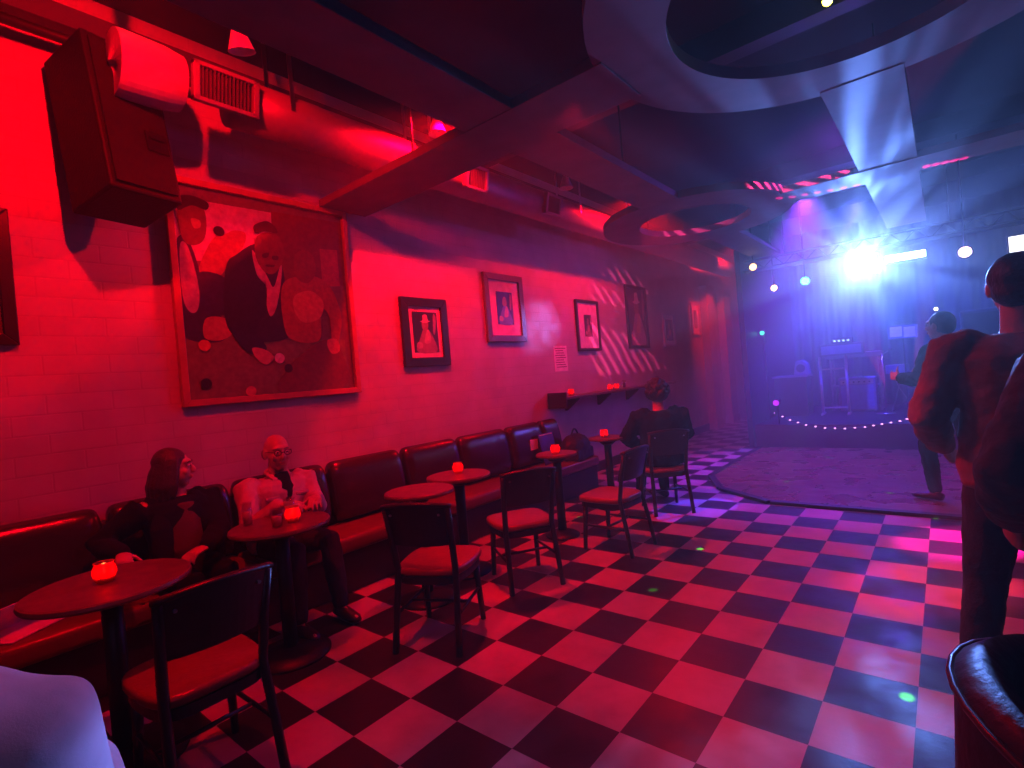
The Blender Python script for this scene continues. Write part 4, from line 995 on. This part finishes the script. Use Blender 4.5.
# second standing person cut by the right edge
person('standing person in a long dark red coat cut by the right edge of the photo', (4.36, 1.92, 0), math.radians(15), (0, 0, .92), (0, .01, 1.38), (0, .05, 1.54),
       shw=.19, arms={k: ((k*.27, .12, .95), (k*.6, -1, 0), (k*-.1, .5, -.8), (-k, .2, 0)) for k in (-1, 1)},
       legs={k: ((k*.11, .02, .48), (k*.12, -.02, .085), Yv) for k in (-1, 1)}, top=mat('dark_red_coat', (.055, .010, .018), .8, bump=.3, bscale=50), pants=BLKCL, hair=BLKH, hairfn=long_hair, bulk=.028, coat=.22, vox=.008)
# person on the dance floor
person('person in dark clothes stepping across the dance floor, partly hidden by the tan jacket', (4.0, 6.0, .022), math.radians(60), (0, 0, .92), (0, .05, 1.40), (0, .09, 1.56),
       shw=.19, arms={k: ((k*.22, .30, 1.12), (k*.6, -1, -.2), (k*-.2, .9, .2), (-k, .2, 0)) for k in (-1, 1)},
       legs={-1: ((-.10, .20, .50), (-.10, .16, .085), Yv), 1: ((.10, -.02, .49), (.11, -.24, .13), Yv)}, top=BLKCL, pants=BLKCL, hair=BLKH, hairfn=short_hair, bulk=.02, coat=.08, vox=.009)
# far right person, lit blue
person('person in a light shirt lit blue, far behind at the right edge', (4.62, 6.6, .022), math.radians(150), (0, 0, .93), (0, .0, 1.40), (0, .03, 1.56),
       shw=.19, arms={k: ((k*.16, .30, 1.1), (k*.6, -1, -.2), (k*-.4, .9, .2), (0, 0, 1)) for k in (-1, 1)},
       legs={k: ((k*.10, .02, .48), (k*.11, -.02, .085), Yv) for k in (-1, 1)}, top=mat('light_shirt', (.5, .5, .55), .8), pants=BLKCL, hair=BLKH, hairfn=short_hair, vox=.009)
# seated person in pale fleece at the lower left corner, close to the camera
person('person in a fuzzy pale lavender sweater sitting at the bottom left corner', (2.60, -.075, 0), math.radians(59.5), (0, 0, .54), (0, .0, 1.05), (.04, .05, 1.22),
       shw=.20, arms={k: ((k*.19, .30, .66), (k*.25, -.6, -.8), (-k*.3, 1, 0), (0, 0, -1)) for k in (-1, 1)}, legs=seatlegs(.11, .42, .50),
       top=LAV, pants=DENIM, hair=BLKH, hairfn=long_hair, bulk=.060, coat=.02, disp=.003, soft=50, shdrop=.13)
dup(cp, (2.655+.2*math.sin(math.radians(59.5)), -.02-.2*math.cos(math.radians(59.5)), 0), math.radians(59.5), 'cafe chair under the person in the lavender sweater, bottom left')

# ------------------------------------------------------------------ laser dots on the floor: narrow green beams, the far ones from the truss
for i, (x, y, px, e_) in enumerate(((0, 0, (653, 590), 1.0), (0, 0, (700, 549), .4), (0, 0, (786, 484), .9), (0, 0, (773, 481), .3), (0, 0, (890, 495), .4), (0, 0, (907, 697), .7), (0, 0, (581, 517), .4), (0, 0, (722, 472), .5), (0, 0, (732, 466), .3), (0, 0, (828, 459), .5), (0, 0, (936, 519), .4), (0, 0, (646, 498), .2))):
    d_ = ray(*px); p = CAMP+d_*((.0-CAMP.z)/d_.z)
    src = V((3.05, 8.75, 2.75)) if p.y > 6.3 else V((3.66, 4.9, 2.93)); L = (p-src).length  # near dots use an added source under a ceiling beam
    sp = spot('green_laser_beam', src, p, (.12, 1, .06), 5000*e_, 1.0, .9, .0005)
